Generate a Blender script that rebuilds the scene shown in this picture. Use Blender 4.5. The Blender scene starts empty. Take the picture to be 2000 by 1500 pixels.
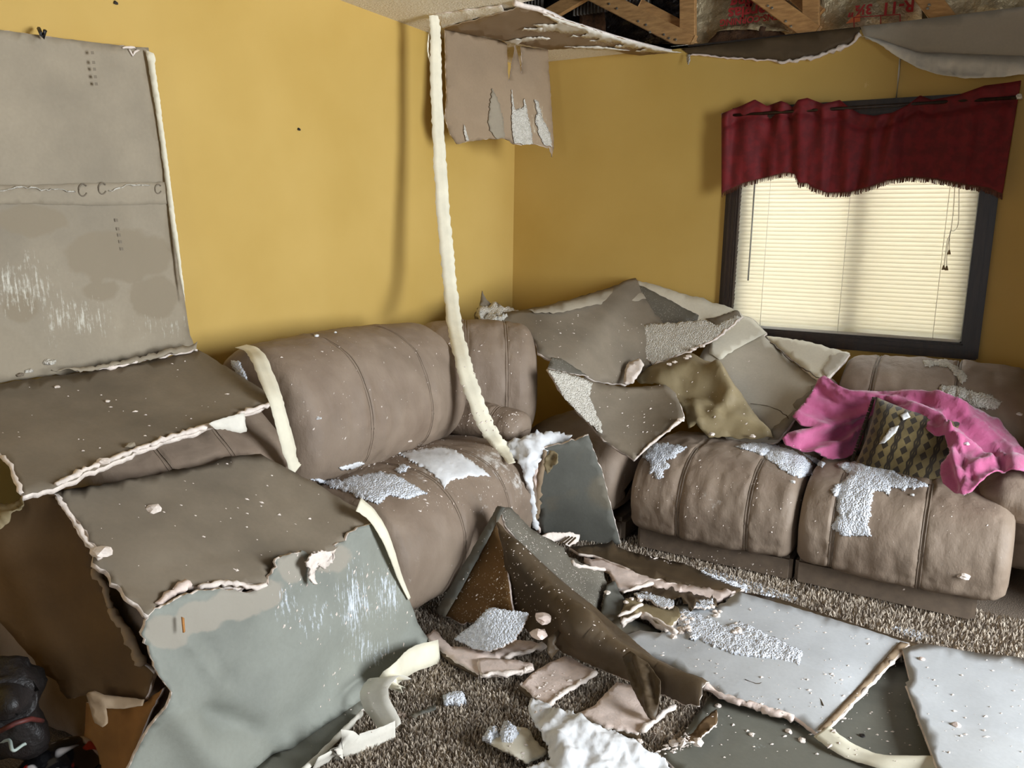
import bpy, bmesh, math, random
import numpy as np
from mathutils import Vector, noise as mnoise
from mathutils.bvhtree import BVHTree
from mathutils.geometry import delaunay_2d_cdt

random.seed(7)
RNG = np.random.default_rng(7)
scene = bpy.context.scene
COL = scene.collection
PI = math.pi

# ------------------------------------------------------------------ camera, light, exposure
CAM_F = 1550.0
def _axes(yaw, pitch, roll):
    cy, sy = math.cos(yaw), math.sin(yaw)
    f = np.array([-sy*math.cos(pitch), cy*math.cos(pitch), -math.sin(pitch)])
    r = np.array([cy, sy, 0.0]); u = np.cross(r, f)
    return f, math.cos(roll)*r+math.sin(roll)*u, -math.sin(roll)*r+math.cos(roll)*u
AF, AR, AU = _axes(math.radians(30.34), math.radians(10.87), math.radians(0.886))
CAM = np.array([2.545, -4.337, 1.42])
CEIL = 2.4
def ray(px, py): return AF+AR*((px-1000)/CAM_F)+AU*((750-py)/CAM_F)
def tval(px, py, k):
    d = ray(px, py)
    for a, i in (('x', 0), ('y', 1), ('z', 2)):
        if a in k: return (k[a]-CAM[i])/d[i]
def P(px, py, **k): return CAM+tval(px, py, k)*ray(px, py)

cd = bpy.data.cameras.new('camera'); cam = bpy.data.objects.new('camera', cd); COL.objects.link(cam)
cd.sensor_fit = 'HORIZONTAL'; cd.sensor_width = 36; cd.lens = CAM_F/2000*36; cd.clip_start = 0.02
from mathutils import Matrix
m = Matrix(((AR[0], AU[0], -AF[0], CAM[0]), (AR[1], AU[1], -AF[1], CAM[1]), (AR[2], AU[2], -AF[2], CAM[2]), (0, 0, 0, 1)))
cam.matrix_world = m
scene.camera = cam
scene.view_settings.view_transform = 'Standard'; scene.view_settings.look = 'None'
scene.view_settings.gamma = 1.0; scene.view_settings.use_curve_mapping = False
scene.view_settings.exposure = 0.0

world = bpy.data.worlds.new('sky'); scene.world = world; world.use_nodes = True
world.node_tree.nodes['Background'].inputs[0].default_value = (0.93, 0.97, 1.0, 1)
world.node_tree.nodes['Background'].inputs[1].default_value = 5.0

def area(name, loc, target, sx, sy, power, col):
    l = bpy.data.lights.new(name, 'AREA'); l.shape = 'RECTANGLE'; l.size = sx; l.size_y = sy; l.energy = power; l.color = col
    o = bpy.data.objects.new(name, l); COL.objects.link(o); o.location = loc
    o.rotation_euler = (Vector(target)-Vector(loc)).to_track_quat('-Z', 'Z').to_euler()
    return o
# daylight entering by the glazed door of the right-hand wall
area('window_daylight', (5.55, -2.2, 1.5), (1.0, -1.9, 0.5), 1.9, 1.5, 265, (0.86, 0.93, 1.0))

# weak fill light added at an unseen doorway behind the photographer
area('door_fill_light', (2.25, -6.55, 1.5), (1.9, -2.4, 0.2), .4, 1.9, 16, (0.84, 0.92, 1.0))

# ------------------------------------------------------------------ materials
def lin(c):
    return tuple((x/255/12.92 if x/255 <= .04045 else ((x/255+.055)/1.055)**2.4) for x in c)+(1,)
class NT:
    def __init__(s, name):
        s.m = bpy.data.materials.new(name); s.m.use_nodes = True; s.t = s.m.node_tree
        s.b = s.t.nodes['Principled BSDF']; s.tc = s.t.nodes.new('ShaderNodeTexCoord').outputs['Object']
    def n(s, typ, ins=None, **props):
        q = s.t.nodes.new(typ)
        for k, v in props.items(): setattr(q, k, v)
        for k, v in (ins or {}).items():
            if hasattr(v, 'is_output') and v.is_output: s.t.links.new(v, q.inputs[k])
            else: q.inputs[k].default_value = v
        return q
    def noise(s, scale, detail=4, rough=.55, vec=None, stretch=None):
        v = vec or s.tc
        if stretch: v = s.n('ShaderNodeMapping', {'Vector': v, 'Scale': stretch}).outputs[0]
        return s.n('ShaderNodeTexNoise', {'Vector': v, 'Scale': scale, 'Detail': detail, 'Roughness': rough}).outputs[0]
    def ramp(s, fac, a, b, c0=(0, 0, 0, 1), c1=(1, 1, 1, 1)):
        r = s.n('ShaderNodeValToRGB', {'Fac': fac}); e = r.color_ramp.elements
        e[0].position = a; e[0].color = c0; e[1].position = b; e[1].color = c1
        return r.outputs[0]
    def mix(s, fac, a, b, mode='MIX'):
        q = s.t.nodes.new('ShaderNodeMix'); q.data_type = 'RGBA'; q.blend_type = mode
        for i, v in ((0, fac), (6, a), (7, b)):
            if hasattr(v, 'is_output'): s.t.links.new(v, q.inputs[i])
            else: q.inputs[i].default_value = v
        return q.outputs[2]
    def math(s, op, a, b=0.0):
        q = s.n('ShaderNodeMath', operation=op)
        for i, v in ((0, a), (1, b)):
            if hasattr(v, 'is_output'): s.t.links.new(v, q.inputs[i])
            else: q.inputs[i].default_value = v
        return q.outputs[0]
    def bump(s, h, strength=.5, dist=.01, prev=None):
        q = s.n('ShaderNodeBump', {'Height': h, 'Strength': strength, 'Distance': dist})
        if prev: s.t.links.new(prev, q.inputs['Normal'])
        return q.outputs[0]
    def out(s, col=None, normal=None, rough=.8, **k):
        for key, v in (('Base Color', col), ('Normal', normal), ('Roughness', rough)):
            if v is None: continue
            if hasattr(v, 'is_output'): s.t.links.new(v, s.b.inputs[key])
            else: s.b.inputs[key].default_value = v
        for key, v in k.items(): s.b.inputs[key.replace('_', ' ')].default_value = v
        return s.m

def simple(name, c, rough=.7, var=.12, scale=20, bump=0.0, bscale=200, bdist=.002, **k):
    t = NT(name); n = t.noise(scale)
    d = lin([max(0, x*(1-var)) for x in c]); l = lin([min(255, x*(1+var)) for x in c])
    col = t.ramp(n, .3, .7, d, l)
    nm = t.bump(t.noise(bscale, 3), bump, bdist) if bump else None
    return t.out(col, nm, rough, **k)

def paper(name, c, stain=None, stain_amt=.5, smear=None, tan=None, rough=.75, speck=None, blotch=.16, streak_dir=(14, 14, 1.6)):
    """board paper: mottled, water-stained, with an optional white chalk smear carried by the point attribute 'smear'"""
    t = NT(name)
    d = lin([x*(1-blotch) for x in c]); l = lin([min(255, x*(1+blotch*.7)) for x in c])
    col = t.ramp(t.noise(3.0, 5), .3, .72, d, l)
    if stain:
        f = t.ramp(t.noise(1.7, 3), .5, .53)
        f = t.math('MULTIPLY', f, stain_amt)
        col = t.mix(f, col, lin(stain))
    fine = t.noise(90, 4)
    col = t.mix(t.math('MULTIPLY', t.ramp(fine, .35, .75), .12), col, lin([x*.7 for x in c]))
    if speck:
        v = t.n('ShaderNodeTexVoronoi', {'Vector': t.tc, 'Scale': 110.0}).outputs['Distance']
        big = t.ramp(t.noise(7), .38, .62)
        f = t.math('MULTIPLY', t.ramp(v, .16, .24, (1, 1, 1, 1), (0, 0, 0, 1)), big)
        col = t.mix(f, col, lin(speck))
    if tan:
        a = t.n('ShaderNodeAttribute', attribute_name='tan').outputs['Fac']
        f = t.ramp(t.math('ADD', a, t.math('MULTIPLY', t.math('SUBTRACT', t.noise(12, 4), .5), .5)), .46, .56)
        col = t.mix(t.math('MULTIPLY', f, .85), col, lin(tan))
    if smear:
        a = t.n('ShaderNodeAttribute', attribute_name='smear').outputs['Fac']
        s1 = t.noise(9, 5, .65, stretch=streak_dir); s2 = t.noise(60, 4, .7)
        h = t.math('ADD', t.math('MULTIPLY', s1, .7), t.math('MULTIPLY', s2, .3))
        f = t.ramp(t.math('ADD', h, t.math('MULTIPLY', t.math('SUBTRACT', a, 1.0), .30)), .44, .58)
        f = t.math('MULTIPLY', f, t.math('MINIMUM', t.math('MULTIPLY', a, 2.0), 1.0))
        col = t.mix(f, col, lin(smear))
    nm = t.bump(t.noise(55, 4), .25, .003)
    return t.out(col, nm, rough, Specular_IOR_Level=.3)

M = {}
M['wall'] = (lambda t: t.out(t.ramp(t.noise(1.3, 4), .3, .7, lin((203, 160, 66)), lin((216, 174, 82))), t.bump(t.noise(140, 3), .08, .002), .62, Specular_IOR_Level=.35))(NT('yellow wall paint'))
def _wallpaint():
    t = NT('yellow painted wall board')
    col = t.ramp(t.noise(1.1, 4), .3, .7, lin((190, 156, 80)), lin((205, 172, 98)))
    sc = t.ramp(t.noise(7, 6, .7, stretch=(1, 1, .5)), .70, .74)
    col = t.mix(t.math('MULTIPLY', sc, .35), col, lin((226, 205, 150)))
    return t.out(col, t.bump(t.noise(150, 3), .06, .002), .6, Specular_IOR_Level=.35)
M['wall'] = _wallpaint()
def _popceil():
    t = NT('popcorn ceiling')
    v = t.n('ShaderNodeTexVoronoi', {'Vector': t.tc, 'Scale': 95.0}).outputs['Distance']
    h = t.math('ADD', v, t.noise(150, 3))
    col = t.ramp(t.noise(60), .3, .7, lin((232, 222, 200)), lin((246, 238, 220)))
    return t.out(col, t.bump(h, .6, .006), .9)
M['popceil'] = _popceil()
def _popcorn(name, a, b):
    t = NT(name)
    v = t.n('ShaderNodeTexVoronoi', {'Vector': t.tc, 'Scale': 150.0}).outputs['Distance']
    h = t.math('ADD', t.math('MULTIPLY', v, -1.0), t.math('MULTIPLY', t.noise(240, 3), .4))
    return t.out(t.ramp(t.noise(70), .3, .7, lin(a), lin(b)), t.bump(h, 1.0, .006), .9)
M['popcorn'] = _popcorn('popcorn plaster', (220, 224, 232), (240, 242, 246))
M['popcorn_warm'] = _popcorn('dusty popcorn plaster', (196, 189, 174), (222, 216, 204))
M['plaster'] = simple('white plaster', (226, 226, 226), .85, .05, 14, .3, 70, .004)
M['gypsum'] = simple('gypsum core', (232, 218, 206), .9, .06, 40, .5, 180, .003)
M['gypsum_pink'] = simple('pinkish gypsum core', (230, 210, 198), .9, .07, 25, .4, 140, .003)
M['paper_grey'] = paper('grey board paper', (158, 146, 126), (148, 136, 116), .5, (205, 200, 185), tan=(142, 129, 108), blotch=.10)
M['paper_taupe'] = paper('damp taupe board paper', (132, 120, 103), (119, 107, 91), .35, (175, 165, 145), blotch=.16)
M['paper_green'] = paper('wet grey green board paper', (146, 148, 138), (138, 138, 126), .35, (222, 228, 236), tan=(160, 152, 138), blotch=.12)
M['paper_band'] = paper('damp tan paper band', (158, 150, 136), blotch=.08)
M['paper_brown'] = paper('brown kraft board paper', (104, 80, 52), (90, 68, 44), .5, blotch=.14)
M['paper_dark'] = paper('soaked dark brown paper', (92, 76, 56), (74, 61, 46), .5, blotch=.2, rough=.5)
M['paper_speck'] = paper('rust brown paper with plaster specks', (112, 82, 46), (86, 62, 36), .5, speck=(205, 190, 165), blotch=.25)
M['paper_speck_grey'] = paper('grey paper with plaster specks', (112, 106, 94), (90, 84, 74), .5, speck=(200, 195, 184), blotch=.2)
M['paper_kraft'] = paper('crumpled kraft paper', (146, 130, 98), (132, 116, 84), .5, blotch=.15, rough=.6)
M['paper_slate'] = paper('wet slate grey paper', (104, 103, 95), (124, 112, 92), .5, (190, 196, 200), blotch=.12)
M['paper_flap'] = paper('hanging grey brown paper', (158, 136, 110), (146, 124, 98), .4, (215, 205, 180), blotch=.08, streak_dir=(10, 10, 1.2))
M['board_face'] = paper('pale painted board face', (190, 180, 162), (178, 168, 150), .4, (220, 214, 198), blotch=.06)
M['board_cream'] = paper('cream board face', (224, 216, 196), None, blotch=.05)
M['board_floor'] = paper('grey painted board face', (204, 206, 207), (190, 190, 188), .35, (214, 218, 222), blotch=.07)
M['board_green'] = paper('muddy grey green board paper', (122, 121, 110), (108, 106, 95), .4, (150, 156, 156), blotch=.12, rough=.55)
M['tape'] = simple('cream paper joint tape', (232, 224, 200), .75, .04, 12, .15, 80, .002)
M['tape_white'] = simple('white paper joint tape', (224, 218, 204), .8, .05, 16, .25, 90, .002)
def _leather():
    t = NT('taupe suede leather')
    col = t.ramp(t.noise(4.5, 5), .28, .74, lin((126, 108, 92)), lin((158, 140, 122)))
    f = t.ramp(t.noise(2.0, 3), .53, .56)
    col = t.mix(t.math('MULTIPLY', f, .28), col, lin((112, 97, 82)))
    d = t.ramp(t.noise(26, 6, .75), .63, .72); big = t.ramp(t.noise(2.6, 2), .5, .7)
    col = t.mix(t.math('MULTIPLY', t.math('MULTIPLY', d, big), .55), col, lin((206, 198, 186)))
    a = t.n('ShaderNodeAttribute', attribute_name='smear').outputs['Fac']
    f = t.ramp(t.math('ADD', t.noise(30, 6, .75), t.math('MULTIPLY', t.math('SUBTRACT', a, 1.0), .3)), .44, .58)
    col = t.mix(t.math('MULTIPLY', t.math('MULTIPLY', f, a), .8), col, lin((218, 212, 204)))
    b1 = t.bump(t.noise(240, 3), .12, .002)
    b2 = t.bump(t.noise(11, 5, .6, stretch=(1.0, 1.0, .55)), .42, .02, b1)
    return t.out(col, b2, .62, Specular_IOR_Level=.35)
M['leather'] = _leather()
M['leather_dark'] = simple('taupe leather welt', (112, 97, 82), .6, .08, 30, .2, 200)
M['wood_dark'] = (lambda t: t.out(t.ramp(t.noise(6, 5, .6, stretch=(8, 8, 1)), .3, .7, lin((34, 24, 18)), lin((58, 42, 32))), t.bump(t.noise(20, 4, stretch=(9, 9, 1)), .2, .002), .42))(NT('dark stained window trim'))
def _timber():
    t = NT('raw pine timber')
    col = t.ramp(t.noise(5, 5, .6, stretch=(3, 14, 14)), .3, .72, lin((160, 116, 68)), lin((206, 158, 100)))
    return t.out(col, t.bump(t.noise(30, 4, stretch=(2, 12, 12)), .2, .002), .75)
M['timber'] = _timber()
M['nail_plate'] = simple('galvanised steel', (176, 170, 156), .4, .12, 60, Metallic=.8)
M['metal_roof'] = simple('dull corrugated steel', (112, 106, 98), .5, .12, 30, Metallic=.5)
def _foil():
    t = NT('foil faced insulation')
    col = t.ramp(t.noise(7, 5), .3, .7, lin((150, 130, 96)), lin((205, 188, 152)))
    return t.out(col, t.bump(t.noise(16, 5, .6), .8, .03), .28, Metallic=.3)
M['foil'] = _foil()
def _black():
    t = NT('black plastic vapour sheet')
    return t.out(lin((26, 20, 17)), t.bump(t.noise(22, 5, .6), .9, .03), .22)
M['black_film'] = _black()
M['kraft_wool'] = simple('brown fibreglass wool', (84, 58, 38), .95, .25, 30, .6, 120, .01)
M['red_ink'] = simple('faded red ink', (160, 40, 40), .8, .08)
M['orange_ink'] = simple('orange ink', (205, 110, 62), .8, .08)
def _velvet():
    t = NT('dark red damask velvet')
    v = t.ramp(t.noise(22, 4, .6), .42, .58)
    col = t.mix(v, lin((100, 13, 17)), lin((120, 17, 22)))
    return t.out(col, t.bump(t.noise(120, 3), .2, .002), .75, Sheen_Weight=.05)
M['velvet'] = _velvet()
M['fringe'] = simple('brown and red fringe', (92, 52, 38), .9, .3, 300)
def _slat():
    m = bpy.data.materials.new('cream vinyl slat'); m.use_nodes = True; t = m.node_tree
    b = t.nodes['Principled BSDF']; b.inputs['Base Color'].default_value = lin((240, 236, 220)); b.inputs['Roughness'].default_value = .45
    tr = t.nodes.new('ShaderNodeBsdfTranslucent'); tr.inputs[0].default_value = lin((250, 245, 226))
    mx = t.nodes.new('ShaderNodeMixShader'); mx.inputs[0].default_value = .45
    t.links.new(b.outputs[0], mx.inputs[1]); t.links.new(tr.outputs[0], mx.inputs[2])
    t.links.new(mx.outputs[0], t.nodes['Material Output'].inputs[0])
    return m
M['slat'] = _slat()
M['white_plastic'] = simple('white plastic', (228, 224, 212), .4, .03)
M['clear_wand'] = simple('grey clear plastic wand', (150, 150, 142), .25, .03)
M['tassel'] = simple('tan plastic tassel', (150, 128, 92), .5, .05)
def _glass():
    t = NT('window glass'); t.b.inputs['Transmission Weight'].default_value = 1.0
    return t.out((1, 1, 1, 1), None, .0, IOR=1.05)
M['glass'] = _glass()
M['vinyl_frame'] = simple('white vinyl sash', (214, 210, 198), .5, .03)
M['siding'] = simple('pale outdoor wall', (240, 234, 216), .9, .05, 1.0)
M['ground_out'] = simple('dry ground outside', (170, 160, 140), .95, .1, 2.0)
def _blanket():
    t = NT('pink fleece')
    col = t.ramp(t.noise(7, 4), .3, .7, lin((170, 76, 116)), lin((196, 102, 142)))
    b = t.bump(t.noise(26, 5, .6), .35, .012)
    return t.out(col, t.bump(t.noise(420, 2), .3, .003, b), .95, Sheen_Weight=.4)
M['blanket'] = _blanket()
def _pillow():
    t = NT('patterned chenille')
    uv = t.n('ShaderNodeUVMap').outputs[0]
    sx = t.n('ShaderNodeSeparateXYZ', {0: uv}); u, v = sx.outputs[0], sx.outputs[1]
    u2 = t.math('ADD', u, t.math('MULTIPLY', t.math('SINE', t.math('MULTIPLY', v, 9.0)), .006))
    band = t.math('FRACT', t.math('MULTIPLY', u2, 5.0))
    cell = t.math('FRACT', t.math('MULTIPLY', v, 8.0))
    # rows of dark drops along each band
    du = t.math('ABSOLUTE', t.math('SUBTRACT', band, .5)); dv = t.math('ABSOLUTE', t.math('SUBTRACT', cell, .5))
    drop = t.math('LESS_THAN', t.math('ADD', t.math('MULTIPLY', du, 1.7), t.math('MULTIPLY', dv, .75)), .34)
    zig = t.math('LESS_THAN', t.math('ABSOLUTE', t.math('SUBTRACT', du, t.math('ADD', .37, t.math('MULTIPLY', dv, .16)))), .05)
    edge = t.math('GREATER_THAN', du, .455)
    col = t.ramp(t.noise(9, 3), .3, .7, lin((92, 78, 44)), lin((142, 124, 80)))
    sel = t.ramp(t.n('ShaderNodeTexNoise', {'Vector': t.n('ShaderNodeCombineXYZ', {'X': t.math('FLOOR', t.math('MULTIPLY', u2, 5.0))}).outputs[0], 'Scale': 2.3}).outputs[0], .45, .55)
    col = t.mix(t.math('MULTIPLY', sel, .6), col, lin((66, 54, 34)))
    for f in (drop, zig, edge): col = t.mix(t.math('MULTIPLY', f, .9), col, lin((34, 25, 17)))
    h = t.math('ADD', t.math('MULTIPLY', drop, -.6), t.noise(300, 2))
    return t.out(col, t.bump(h, .5, .004), .9, Sheen_Weight=.2)
M['pillow'] = _pillow()
def _carpet():
    t = NT('speckled brown carpet')
    a = t.n('ShaderNodeAttribute', attribute_name='tint').outputs['Fac']
    col = t.ramp(a, .0, 1.0, lin((130, 116, 102)), lin((226, 210, 188)))
    return t.out(col, None, .95)
M['panelling'] = simple('brown wall panelling', (104, 82, 60), .6, .15, 4)
M['carpet_tuft'] = _carpet()
M['carpet'] = simple('brown carpet backing', (110, 97, 83), .95, .35, 260, .8, 200, .01)
M['carton'] = simple('orange brown carton', (150, 104, 52), .85, .12, 8)
M['bag'] = simple('black nylon', (30, 25, 23), .55, .3, 12, .5, 60, .01)
M['bag_red'] = simple('dull red piping', (84, 36, 30), .6, .2, 20)
M['cord'] = simple('pale cord', (170, 180, 170), .6, .1)
def _gloss():
    t = NT('glossy black shell with white and red print')
    n = t.noise(7, 2)
    col = t.ramp(n, .52, .54, lin((16, 16, 18)), lin((205, 200, 198)))
    col = t.mix(t.ramp(t.noise(9, 2, vec=t.n('ShaderNodeMapping', {'Vector': t.tc, 'Location': (3, 1, 2)}).outputs[0]), .58, .6), col, lin((170, 40, 30)))
    return t.out(col, None, .12)
M['gloss'] = _gloss()
M['splinter'] = simple('tan wood splinter', (176, 120, 62), .8, .15, 40)
M['rough_dark'] = simple('dark recess shade', (38, 30, 24), .95, .2, 10)  # near-black tone that puts attic and gap shade into the colour

# ------------------------------------------------------------------ object helpers
def tag(o, label=None, cat=None, group=None, kind=None):
    if label: o['label'] = label
    if cat: o['category'] = cat
    if group: o['group'] = group
    if kind: o['kind'] = kind
    return o
def mk(name, V, faces, mats, fm=None, parent=None, smooth=True, attrs=None, uvs=None):
    V = np.asarray(V, float)
    org = np.array([V[:, 0].mean(), V[:, 1].mean(), V[:, 2].min()])
    me = bpy.data.meshes.new(name); me.from_pydata((V-org).tolist(), [], faces)
    for mm in (mats if isinstance(mats, (list, tuple)) else [mats]): me.materials.append(M[mm])
    if fm is not None: me.polygons.foreach_set('material_index', np.asarray(fm, np.int32))
    me.polygons.foreach_set('use_smooth', np.full(len(me.polygons), bool(smooth)))
    if attrs:
        for k, a in attrs.items():
            at = me.attributes.new(k, 'FLOAT', 'POINT'); at.data.foreach_set('value', np.asarray(a, np.float32))
    if uvs is not None:
        uv = me.uv_layers.new(name='uv'); li = np.empty(len(me.loops), np.int32); me.loops.foreach_get('vertex_index', li)
        uv.data.foreach_set('uv', np.asarray(uvs, np.float32)[li].ravel())
    me.update(); me.validate()
    o = bpy.data.objects.new(name, me); COL.objects.link(o)
    if parent is not None:
        o.parent = parent; o.location = Vector(org)-worldloc(parent)
    else: o.location = org
    return o
def worldloc(o):
    v = Vector(o.location)
    while o.parent: o = o.parent; v += Vector(o.location)
    return v
def empty(name, loc, **k):
    o = bpy.data.objects.new(name, None); COL.objects.link(o); o.location = loc; o.empty_display_size = .05
    return tag(o, **k)
def box(name, lo, hi, mats, parent=None, bevel=.004, kind=None):
    bm = bmesh.new(); bmesh.ops.create_cube(bm, size=1)
    lo = np.array(lo, float); hi = np.array(hi, float)
    for v in bm.verts:
        for i in range(3): v.co[i] = lo[i] if v.co[i] < 0 else hi[i]
    if bevel: bmesh.ops.bevel(bm, geom=bm.edges[:], offset=min(bevel, .45*min(hi-lo)), segments=2, affect='EDGES')
    V = [tuple(v.co) for v in bm.verts]; bm.verts.index_update(); F = [[v.index for v in f.verts] for f in bm.faces]; bm.free()
    o = mk(name, V, F, mats, None, parent, smooth=False)
    return tag(o, kind=kind)
def beam(name, a, b, wid, dep, mats, parent=None, up=(0, 1, 0), bevel=.003):
    a = np.array(a, float); b = np.array(b, float); d = b-a; L = np.linalg.norm(d); d /= L
    s = np.cross(d, up); s /= np.linalg.norm(s); t = np.cross(s, d)
    bm = bmesh.new(); bmesh.ops.create_cube(bm, size=1)
    for v in bm.verts:
        p = a+d*(v.co.x+.5)*L+s*v.co.y*wid+t*v.co.z*dep; v.co = p
    bmesh.ops.bevel(bm, geom=bm.edges[:], offset=bevel, segments=1, affect='EDGES')
    bm.verts.index_update(); V = [tuple(v.co) for v in bm.verts]; F = [[v.index for v in f.verts] for f in bm.faces]; bm.free()
    return mk(name, V, F, mats, None, parent, smooth=False)
def tube_geo(pts, rad, n=8, cap=True, flat=1.0, up=(0, 0, 1), rn=0.0):
    pts = np.asarray(pts, float); K = len(pts); rad = np.broadcast_to(rad, K)
    V, F = [], []
    T = np.gradient(pts, axis=0); T /= np.linalg.norm(T, axis=1)[:, None]+1e-9
    for i in range(K):
        s = np.cross(T[i], up)
        if np.linalg.norm(s) < 1e-3: s = np.cross(T[i], (1, 0, 0))
        s /= np.linalg.norm(s); q = np.cross(s, T[i])
        for j in range(n):
            a = 2*PI*j/n; rr = rad[i]*(1+(RNG.uniform(-rn, rn) if rn else 0))
            V.append(pts[i]+s*math.cos(a)*rr+q*math.sin(a)*rr*flat)
    for i in range(K-1):
        for j in range(n):
            F.append([i*n+j, i*n+(j+1) % n, (i+1)*n+(j+1) % n, (i+1)*n+j])
    if cap: F.append(list(range(n))[::-1]); F.append([(K-1)*n+j for j in range(n)])
    return V, F
def tube(name, pts, rad, mats, parent=None, n=8, **k):
    V, F = tube_geo(pts, rad, n, **k); return mk(name, V, F, mats, None, parent)
def fbm(p, sc, oct=4):
    return mnoise.fractal(Vector((p[0]*sc, p[1]*sc, p[2]*sc)), .9, 2.1, oct)
def catmull(pts, n, closed=True):
    pts = np.asarray(pts, float); K = len(pts); out = []
    for i in range(K if closed else K-1):
        g = (lambda j: pts[j % K]) if closed else (lambda j: pts[min(max(j, 0), K-1)])
        p0, p1, p2, p3 = g(i-1), g(i), g(i+1), g(i+2)
        for t in np.arange(n)/n:
            out.append(.5*((2*p1)+(-p0+p2)*t+(2*p0-5*p1+4*p2-p3)*t*t+(-p0+3*p1-3*p2+p3)*t**3))
    if not closed: out.append(pts[-1])
    return np.array(out)

# --- surfaces: anchors pin the depth of a few picture points; inverse depth is spline-interpolated (a plane stays an exact plane)
class Surf:
    def __init__(s, anchors):
        pts = np.array([[a[0], a[1]] for a in anchors], float)/1000; s.p = pts
        w = np.array([1/tval(a[0], a[1], a[2]) for a in anchors]); n = len(pts)
        s.nl = n
        A = np.zeros((n+3, n+3)); b = np.zeros(n+3); b[:n] = w
        if n > 3: A[:n, :n] = s.k(pts, pts)
        A[:n, n] = 1; A[:n, n+1:] = pts; A[n, :n] = 1; A[n+1:, :n] = pts.T
        if n == 3: A[:n, :n] = 0
        s.c = np.linalg.lstsq(A, b, rcond=None)[0]
    @staticmethod
    def k(a, b):
        r2 = ((a[:, None]-b[None])**2).sum(-1); return np.where(r2 > 0, .5*r2*np.log(r2+1e-12), 0)
    def __call__(s, q):
        q = np.asarray(q, float); x = q/1000; n = s.nl
        w = s.c[n]+x@s.c[n+1:]
        if n > 3: w = w+s.k(x, s.p)@s.c[:n]
        D = AF[None]+np.outer((q[:, 0]-1000)/CAM_F, AR)+np.outer((750-q[:, 1])/CAM_F, AU)
        return CAM[None]+D/w[:, None]
class OnTop:
    """surface of already built objects, found by casting rays; holes are filled from the nearest hit"""
    def __init__(s, objs=None, lift=0.0): s.bvh = bvh(objs); s.lift = lift
    def __call__(s, q):
        out = np.full((len(q), 3), np.nan)
        for i, (x, y) in enumerate(q):
            d = ray(x, y); L = np.linalg.norm(d)
            h = s.bvh.ray_cast(Vector(CAM), Vector(d/L))
            if h[0] is not None: out[i] = np.array(h[0])+np.array(h[1])*(s.lift if h[1].dot(Vector(d)) < 0 else -s.lift)
        bad = np.isnan(out[:, 0])
        if bad.any():
            g = np.where(~bad)[0]; qa = np.asarray(q, float)
            for i in np.where(bad)[0]:
                j = g[np.argmin(((qa[g]-qa[i])**2).sum(1))]
                out[i] = out[j]
        return out
_bv = {}
def bvh(objs=None):
    if objs is None: objs = [o for o in COL.objects if o.type == 'MESH' and o.name not in NOHIT]
    V, F, b = [], [], 0
    for o in objs:
        wl = np.array(worldloc(o)); me = o.data
        co = np.empty(len(me.vertices)*3); me.vertices.foreach_get('co', co); co = co.reshape(-1, 3)+wl
        V.append(co); F += [[i+b for i in p.vertices] for p in me.polygons]; b += len(co)
    return BVHTree.FromPolygons(np.concatenate(V).tolist(), F)
NOHIT = set()

def inpoly(pts, poly):
    x, y = pts[:, 0], pts[:, 1]; r = np.zeros(len(pts), bool); n = len(poly); j = n-1
    for i in range(n):
        xi, yi = poly[i]; xj, yj = poly[j]
        c = ((yi > y) != (yj > y)) & (x < (xj-xi)*(y-yi)/(yj-yi+1e-12)+xi); r ^= c; j = i
    return r
def segdist(q, line):
    d = np.full(len(q), 1e9)
    for a, b in zip(line[:-1], line[1:]):
        a = np.array(a, float); b = np.array(b, float); ab = b-a
        t = np.clip(((q-a)@ab)/(ab@ab+1e-9), 0, 1); d = np.minimum(d, np.hypot(*(q-(a+t[:, None]*ab)).T))
    return d
def outline_pts(outline, step, rag, seed):
    r = random.Random(seed); out = []; n = len(outline)
    for i in range(n):
        a = outline[i]; b = outline[(i+1) % n]; rg = a[2] if len(a) > 2 else rag
        L = math.hypot(b[0]-a[0], b[1]-a[1]); k = max(1, int(L/step))
        nx, ny = -(b[1]-a[1])/(L+1e-9), (b[0]-a[0])/(L+1e-9)
        ph = r.uniform(0, 100)
        for j in range(k):
            t = j/k; w = 0 if j == 0 else rg*(.65*mnoise.noise(Vector((ph+t*L/26, 0, 0)))*1.6+r.uniform(-.55, .55))
            out.append((a[0]+(b[0]-a[0])*t+nx*w, a[1]+(b[1]-a[1])*t+ny*w))
    return out
_seed = [0]
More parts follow.
